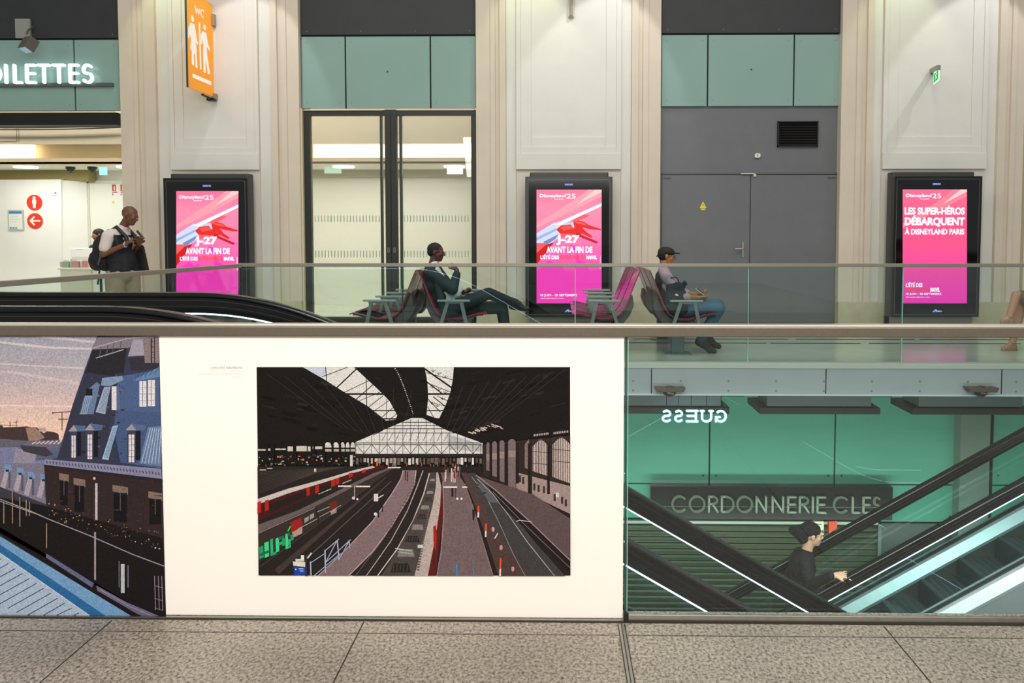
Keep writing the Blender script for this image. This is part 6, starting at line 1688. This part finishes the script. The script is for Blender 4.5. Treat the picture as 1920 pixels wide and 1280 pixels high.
sh = torso(J['hip'], J['chest'], J['neck'], V(1, 0, .2), .016, 1.02)+[('c', J['neck'], J['shn'], .070, .072), ('c', J['neck'], J['shf'], .070, .072)]
sh += [('c', J['shn'], J['eln'], .070, .056), ('c', J['shf'], J['elf'], .070, .056), ('c', J['eln'], J['eln']+V(.045, .02, -.005), .055, .05), ('c', J['elf'], J['elf']+V(.03, -.03, 0), .055, .05)]
blob('shirt', sh, mat('shirt_mauve', (178, 150, 160), .8, noise=.08, nscale=12, bump=.3, bscale=30), r, .008)
vs = [('e', s[1]+V(-.012, 0, 0), tuple(q+.010 for q in s[2]), s[3]) for s in torso(J['hip'], J['chest'], J['neck'], V(1, 0, .2), .018, .86)]
blob('vest', vs, mat('vest_black', (24, 24, 28), .8), r, .009)
tr = limb(J['hpn'], J['knn'], J['ann'], (.100, .076, .058))+limb(J['hpf'], J['knf'], J['anf'], (.100, .076, .058))+[('e', J['hip'], (.13, .185, .115))]
blob('jeans', tr, mat('jeans_blue', (62, 98, 124), .8, noise=.22, nscale=9, bump=.2, bscale=60), r, .008)
for a in ('n', 'f'):
    s = blob('shoe', foot(J['an'+a], J['to'+a], .010), mat('shoe_brown_grey', (62, 52, 50), .6), r, .007)
blob('hair', [('e', p(-.03, 0, .010), (.080, .079, .070), R)], M_HAIR, r, .006)
cp = [('e', p(-.010, 0, .055), (.106, .085, .068), R), ('e', p(-.045, 0, .030), (.072, .083, .060), R), ('c', p(-.112, .0, .0), p(-.125, 0, -.008), .010, .008)]
for b in (-.045, -.015, .015, .045): cp.append(('c', p(.070, b, .052), p(.165-abs(b)*.5, b*.9, .050), .012, .008))
blob('cap', cp, mat('cap_black', (34, 30, 24), .8, noise=.25, nscale=14), r, .006)
gm = MB()
for b in (-1, 1):
    gm.tube([p(.100, .034*b, .002)+R@V(0, .020*math.cos(t*math.pi/6), .015*math.sin(t*math.pi/6)) for t in range(13)], .0018, 6)
    gm.tube([p(.098, .054*b, .008), p(.02, .082*b, .008)], .002, 6)
gm.build('glasses', mat('glasses_brown', (70, 44, 30), .4), r)
ph = Q(1312, 546, -.015); R2 = Euler((math.radians(8), math.radians(38), math.radians(-10))).to_matrix()
t = thing('phone', ph, 'small dark phone with a pale edge held by the man in the cap', 'phone')
def rbox(mb, c, R_, hx, hy, hz_):
    vs = [c+R_@Vector((sx_*hx, sy_*hy, sz_*hz_)) for sz_ in (-1, 1) for sx_, sy_ in ((-1,-1),(1,-1),(1,1),(-1,1))]
    return mb.add(vs, [(0,3,2,1),(4,5,6,7),(0,1,5,4),(1,2,6,5),(2,3,7,6),(3,0,4,7)])
rbox(MB(), ph, R2, .062, .033, .005).build('case', mat('phone_case', (196, 200, 196), .35), t, bevel=.003)
rbox(MB(), ph+R2@V(0, 0, .0055), R2, .055, .028, .001).build('phone_screen', M_BLACK, t)
# navy bag on the near edge of the seat
bc = Q(1266, 557); Yb = 8.935
bg = thing('bag', (bc.x, Yb, .47), 'navy soft bag with a small white mark beside the man in the cap', 'bag')
BAG = mat('bag_navy', (24, 36, 56), .8, noise=.2, nscale=14, bump=.3, bscale=30)
def B(x, y, dy=0): v = W(x, y, Yb); return V(v.x, Yb+dy, v.z)
blob('bag_body', [('e', B(1267, 560), (.135, .055, .20)), ('e', B(1268, 578), (.15, .060, .10)), ('e', B(1262, 540), (.09, .05, .08))], BAG, bg, .009)
blob('top_flap', [('e', B(1268, 538), (.115, .058, .065)), ('c', B(1282, 528, -.02), B(1286, 532, -.02), .02, .02)], mat('bag_navy_dark', (18, 26, 42), .8), bg, .008)
MB().prism([(B(1264, 551).x, B(1264, 553).z), (B(1266.5, 549).x, B(1264, 549).z), (B(1271, 553).x, B(1264, 552.5).z), (B(1270, 554).x, B(1264, 554).z)], Yb-.066, Yb-.054).build('white_mark', mat('mark_white', (220, 226, 222), .5), bg)
MB().tube([B(1256, 530), B(1258, 520, -.02), B(1268, 520, -.02), B(1274, 530)], .008, 8).build('strap', M_BLACK, bg, smooth=60)

# ---- standing man with the backpack
Y0 = 9.3
J = dict(head=Q(243.5, 404.5), neck=Q(228, 431), chest=Q(224, 456), hip=Q(229, 512), shn=Q(219, 442, -.18), shf=Q(228, 441, .18), eln=Q(213, 476, -.22), elf=Q(236, 474, .20),
         wrn=Q(248, 458, -.15), wrf=Q(256, 458, .05), hpn=Q(224, 518, -.09), hpf=Q(236, 518, .09), knn=Q(226, 582, -.11), knf=Q(242, 580, .10), ann=Q(220, 643, -.11), anf=Q(240, 643, .10), ton=Q(242, 650, -.13), tof=Q(262, 650, .12))
J['ann'].z = .085; J['anf'].z = .085; J['ton'].z = .03; J['tof'].z = .03
h1 = hand(J['wrn'], V(.55, .75, .7), V(.6, .5, -.5), .8, 1.0, -1); h2 = hand(J['wrf'], V(.35, -.35, .8), V(.4, -.7, -.2), .8, 1.0, 1)
r, p, R = figure('person', 'bald man in a black vest and khaki trousers standing and looking at his phone', (J['hip'].x, Y0, 0), J, M_SKD, V(1, -.1, .0), V(1, -.15, -.32), 1.03, V(.3, 0, 1), hands=[h1, h2], belly=.0)
to = torso(J['hip'], J['chest'], J['neck'], V(1, -.1, 0), .012, 1.0, .012)
sh = to+[('c', J['neck'], J['shn'], .066, .070), ('c', J['neck'], J['shf'], .066, .070), ('c', J['shn'], J['shn']*.35+J['eln']*.65, .072, .066), ('c', J['shf'], J['shf']*.35+J['elf']*.65, .072, .066)]
sh += [('c', J['neck'], J['neck']+V(.02, 0, .03), .070, .062)]
blob('shirt', sh, mat('shirt_offwhite', (222, 208, 200), .8, noise=.06, nscale=12), r, .008)
ve = [('e', s[1]+V(-.014, 0, -.012), tuple(q+.016 for q in s[2]), s[3]) for s in to]+[('c', Q(240, 476, b_), Q(243, 504, b_*1.1), .045, .065) for b_ in (-.09, .09)]+[('e', J['chest']+V(-.01, 0, -.09), (.14, .185, .15)), ('e', Q(231, 488), (.152, .175, .17))]+[('e', J['hip']+V(0, 0, .06), (.135, .19, .17))]
blob('vest', ve, mat('vest_black', (24, 24, 28)), r, .009)
for b, a in ((-.10, 'n'), (.10, 'f')):
    MB().tube([Q(214, 437, b*1.25), Q(228, 431, b*1.1)+V(0, 0, .035), Q(240, 444, b)+V(.035, 0, 0), Q(243, 458, b)+V(.03, 0, 0)], [.030, .026, .026, .026], 8).build('vest_strap', M_BLACK, r, smooth=60)
tr = limb(J['hpn'], J['knn'], J['ann']+V(0, 0, -.02), (.118, .092, .078))+limb(J['hpf'], J['knf'], J['anf']+V(0, 0, -.02), (.118, .092, .078))+[('e', J['hip']-V(0, 0, .02), (.15, .20, .12))]
blob('trousers', tr, mat('trousers_khaki', (150, 138, 112), .85, noise=.12, nscale=8, bump=.3, bscale=14), r, .009)
for a in ('n', 'f'): blob('shoe', foot(J['an'+a], J['to'+a], .010), M_SHOE, r, .007)
MB().tube([J['wrn']+V(0, 0, 0)+V(math.sin(t)*.0, 0, 0)+V(.0, math.cos(t*math.pi/6)*.033, math.sin(t*math.pi/6)*.033) for t in range(13)], .008, 6).build('watch', mat('watch_silver', (200, 200, 200), .3, metal=.8), r)
t = thing('phone', Q(262, 438, 0), 'dark phone held up by the standing bald man', 'phone')
c_ = Q(262.5, 440, .01); R2 = Euler((math.radians(10), math.radians(-35), math.radians(10))).to_matrix()
rbox(MB(), c_, R2, .005, .034, .065).build('case', M_BLACK, t, bevel=.003)
rbox(MB(), c_+R2@V(-.006, 0, 0), R2, .001, .029, .055).build('phone_screen', mat('phone_glow', (120, 130, 140), .2), t)
# backpack
bc = Q(187, 475)
bk_ = thing('backpack', (bc.x, Y0, bc.z-.2), 'full black backpack on the back of the standing bald man', 'backpack')
blob('pack_body', [('e', Q(196, 468), (.13, .155, .20)), ('e', Q(188, 486), (.12, .15, .14)), ('e', Q(200, 450), (.09, .13, .11)), ('e', Q(200, 490), (.11, .15, .13))], mat('pack_black', (22, 22, 24), .75, noise=.2, nscale=12), bk_, .010)
blob('front_pocket', [('e', Q(180, 488), (.065, .13, .105)), ('e', Q(184, 496), (.075, .135, .08))], mat('pack_grey', (46, 46, 48), .7, noise=.2, nscale=14), bk_, .009)
MB().tube([Q(205, 440, -.14), Q(218, 432, -.16), Q(231, 444, -.17), Q(236, 462, -.155)], .020, 8).build('shoulder_strap', mat('strap_black', (30, 30, 32), .7), bk_, smooth=60)
MB().tube([Q(198, 495, -.15), Q(207, 478, -.20), Q(212, 470, -.21)], .012, 8).build('strap', mat('strap_grey', (96, 92, 86), .7), bk_, smooth=60)
MB().tube([Q(199, 502, -.13), Q(198, 518, -.14), Q(196, 532, -.14)], .010, 8).build('strap', mat('strap_black', (30, 30, 32)), bk_, smooth=60)
# jacket over the far arm
jd = thing('jacket', Q(262, 470, .14), 'black jacket hanging over the far arm of the standing bald man', 'jacket')
blob('jacket_cloth', [('c', Q(255, 464, .12), Q(262, 508, .12), .035, .050), ('c', Q(250, 464, .14), Q(252, 508, .14), .04, .05), ('c', Q(258, 466, .10), Q(266, 510, .10), .02, .03)], mat('jacket_black', (18, 18, 20), .85), jd, .009)
MB().tube([Q(259, 470, .08), Q(264, 472, .06), Q(268, 477, .06)], .010, 8).build('sleeve_tab', M_BLACK, jd, smooth=60)

# ---- person at the reception counter
Y0 = 14.3
J = dict(head=Q(183.5, 441), neck=Q(187, 457), chest=Q(190, 476), hip=Q(192, 512), shn=Q(180, 464, -.10), shf=Q(199, 463, .16), eln=Q(175, 482, -.14), elf=Q(205, 488, .16),
         wrn=Q(165, 486, -.22), wrf=Q(192, 492, -.10), hpn=Q(189, 515, -.08), hpf=Q(196, 515, .08), knn=Q(189, 550, -.08), knf=Q(196, 550, .08), ann=Q(189, 580, -.08), anf=Q(196, 580, .08), ton=Q(185, 582, -.16), tof=Q(192, 582, .0))
for a in ('n', 'f'): J['an'+a].z = .08; J['to'+a].z = .03; J['kn'+a].z = .47
h1 = hand(J['wrn'], V(-1, -.3, 0), V(0, 0, -1), .4); h2 = hand(J['wrf'], V(-1, -.4, 0), V(0, 0, -1), .4)
r, p, R = figure('person', 'dark-haired receptionist with a headset seen over the backpack', (J['hip'].x, Y0, 0), J, M_SKM, V(-.7, -.7, 0), V(-.65, -.75, -.1), 1.0, V(-.15, 0, 1), hands=[h1, h2], vox=.009)
to = torso(J['hip'], J['chest'], J['neck'], V(-.7, -.7, 0), .016)
blob('jacket', to+limb(J['shn'], J['eln'], J['wrn'], (.066, .052, .04))+limb(J['shf'], J['elf'], J['wrf'], (.066, .052, .04)), mat('uniform_dark', (36, 40, 52), .7), r, .011)
blob('collar', [('c', J['neck']+V(-.05, -.07, -.03), J['neck']+V(.04, -.05, -.01), .035, .03)], mat('shirt_white', (226, 226, 228)), r, .009)
blob('trousers', limb(J['hpn'], J['knn'], J['ann'], (.095, .07, .055))+limb(J['hpf'], J['knf'], J['anf'], (.095, .07, .055)), mat('uniform_dark', (36, 40, 52)), r, .012)
blob('hair', [('e', p(-.020, 0, .042), (.108, .086, .090), R), ('e', p(-.05, 0, -.01), (.07, .082, .09), R)], M_HAIR, r, .007)
MB().tube([p(0, .086, .0), p(.05, .085, -.04), p(.09, .04, -.055)], .006, 6).build('headset', M_BLACK, r)

# ---- person in black on the climbing escalator
Y0 = 7.74
J = dict(head=Q(1522, 1003), neck=Q(1511, 1037), chest=Q(1504, 1064), hip=Q(1503, 1115), shn=Q(1502, 1050, -.16), shf=Q(1508, 1050, .16), wrf=Q(1512, 1128, .24), elf=Q(1492, 1098, .22))
hw = W(1563, 1079, 7.27); J['wrn'] = V(hw.x, 7.27, hw.z); e_ = W(1522, 1098, 7.46); J['eln'] = V(e_.x, 7.48, e_.z)
hx = J['hip'].x
zs_ = zf2(hx+.12)-.0
J['hpn'] = J['hip']+V(0, -.085, -.03); J['hpf'] = J['hip']+V(0, .085, -.03)
J['ann'] = V(hx-.05, Y0-.1, zs_+.095); J['anf'] = V(hx+.06, Y0+.1, zs_+.095)
J['knn'] = (J['hpn']+J['ann'])/2+V(.03, 0, .02); J['knf'] = (J['hpf']+J['anf'])/2+V(.04, 0, .02)
J['ton'] = J['ann']+V(.15, 0, -.06); J['tof'] = J['anf']+V(.15, 0, -.06)
h1 = hand(J['wrn'], V(1, -.02, .10), V(.1, .25, -1), .22, 1.08, -1, 1.3); h2 = hand(J['wrf'], V(.3, 0, -1), V(.6, -.6, 0), .5)
r, p, R = figure('person', 'person in black with a slouchy black beanie riding up the escalator', (hx, Y0, zs_), J, M_SKL, V(1, 0, .05), V(1, -.05, -.05), 1.03, hands=[h1, h2])
to = torso(J['hip'], J['chest'], J['neck'], V(1, 0, .05), .022, .98)
M_BJ = mat('jacket_matt_black', (9, 8, 8), .85, noise=.2, nscale=14, bump=.2, bscale=30)
blob('jacket', to+limb(J['shn'], J['eln'], J['wrn']-V(.03, 0, 0), (.070, .056, .042))+limb(J['shf'], J['elf'], J['wrf'], (.070, .056, .042))+[('c', J['neck'], J['shn'], .068, .070), ('c', J['neck'], J['shf'], .068, .070), ('e', J['hip']-V(0, 0, .03), (.15, .19, .16))], M_BJ, r, .008)
blob('trousers', limb(J['hpn'], J['knn'], J['ann'], (.098, .072, .055))+limb(J['hpf'], J['knf'], J['anf'], (.098, .072, .055)), mat('trousers_black', (22, 22, 24), .8), r, .009)
for a in ('n', 'f'): blob('shoe', foot(J['an'+a], J['to'+a], .010), M_SHOE, r, .008)
blob('beanie', [('e', p(-.020, 0, .055), (.112, .090, .085), R), ('e', p(-.10, 0, .020), (.095, .085, .085), R), ('e', p(-.16, 0, .035), (.075, .070, .060), R), ('e', p(-.09, 0, -.035), (.06, .075, .055), R)], mat('beanie_black', (7, 6, 6), .9, bump=.4, bscale=80), r, .007)
blob('hair', [('c', p(.02, -.074, .02), p(.012, -.076, .0), .010, .007), ('c', p(.02, .074, .02), p(.012, .076, .0), .010, .007)], M_HAIR, r, .005)

# ---- cross-legged woman at the right edge
Y0 = 9.3
J = dict(head=Q(2008, 470), neck=Q(2014, 497), chest=Q(2012, 526), hip=Q(2003, 575), shn=Q(2016, 508, -.16), shf=Q(2014, 508, .16), eln=Q(2008, 545, -.2), elf=Q(2003, 545, .2),
         wrn=Q(1968, 550, -.10), wrf=Q(1966, 552, .08), hpn=Q(1998, 578, -.09), hpf=Q(1998, 578, .09), knn=Q(1906, 553, .0), knf=Q(1925, 575, .10), ann=Q(1891, 594, -.02), anf=Q(1905, 642, .08), ton=Q(1876, 600, -.03), tof=Q(1886, 652, .06))
J['anf'].z = .09; J['tof'].z = .032
h1 = hand(J['wrn'], V(-1, .3, -.1), V(0, 0, -1), .4); h2 = hand(J['wrf'], V(-1, -.3, -.1), V(0, 0, -1), .4)
r, p, R = figure('person', 'bare legs in sandals of a woman in an olive dress at the right picture edge', (J['hip'].x, Y0, 0), J, mat('skin_tan', (196, 140, 112), .5, noise=.05, nscale=18), V(-1, 0, .1), V(-1, 0, -.1), .96, hands=[h1, h2])
M_OL = mat('dress_olive', (112, 92, 52), .8, noise=.15, nscale=10, bump=.3, bscale=20)
blob('dress', torso(J['hip'], J['chest'], J['neck'], V(-1, 0, .1), .012, .92)+[('c', J['hpn'], J['hpn']*.10+J['knn']*.90, .108, .078), ('c', J['hpf'], J['hpf']*.25+J['knf']*.75, .108, .084), ('c', J['shn'], J['eln'], .06, .05), ('c', J['shf'], J['elf'], .06, .05), ('c', Q(1915, 556, -.05), Q(1935, 590, -.08), .05, .06)], M_OL, r, .009)
blob('hair', [('e', p(-.020, 0, .042), (.110, .088, .092), R), ('e', p(-.06, 0, -.04), (.07, .082, .12), R)], mat('hair_brown', (70, 46, 30), .7), r, .007)
for a in ('n', 'f'):
    an, to_ = J['an'+a], J['to'+a]; h_ = (to_-an); h_.z = 0; h_.normalize(); hd_ = an-h_*.045
    s = blob('sandal', [('c', V(hd_.x, hd_.y, an.z-.075), to_-V(0, 0, .022), .030, .030)], mat('sandal_beige', (150, 132, 104), .6), r, .006)
    MB().tube([an+V(.038*math.cos(t*math.pi/6), .042*math.sin(t*math.pi/6), .005) for t in range(13)], .006, 6).build('ankle_strap', mat('sandal_beige', (150, 132, 104)), s)
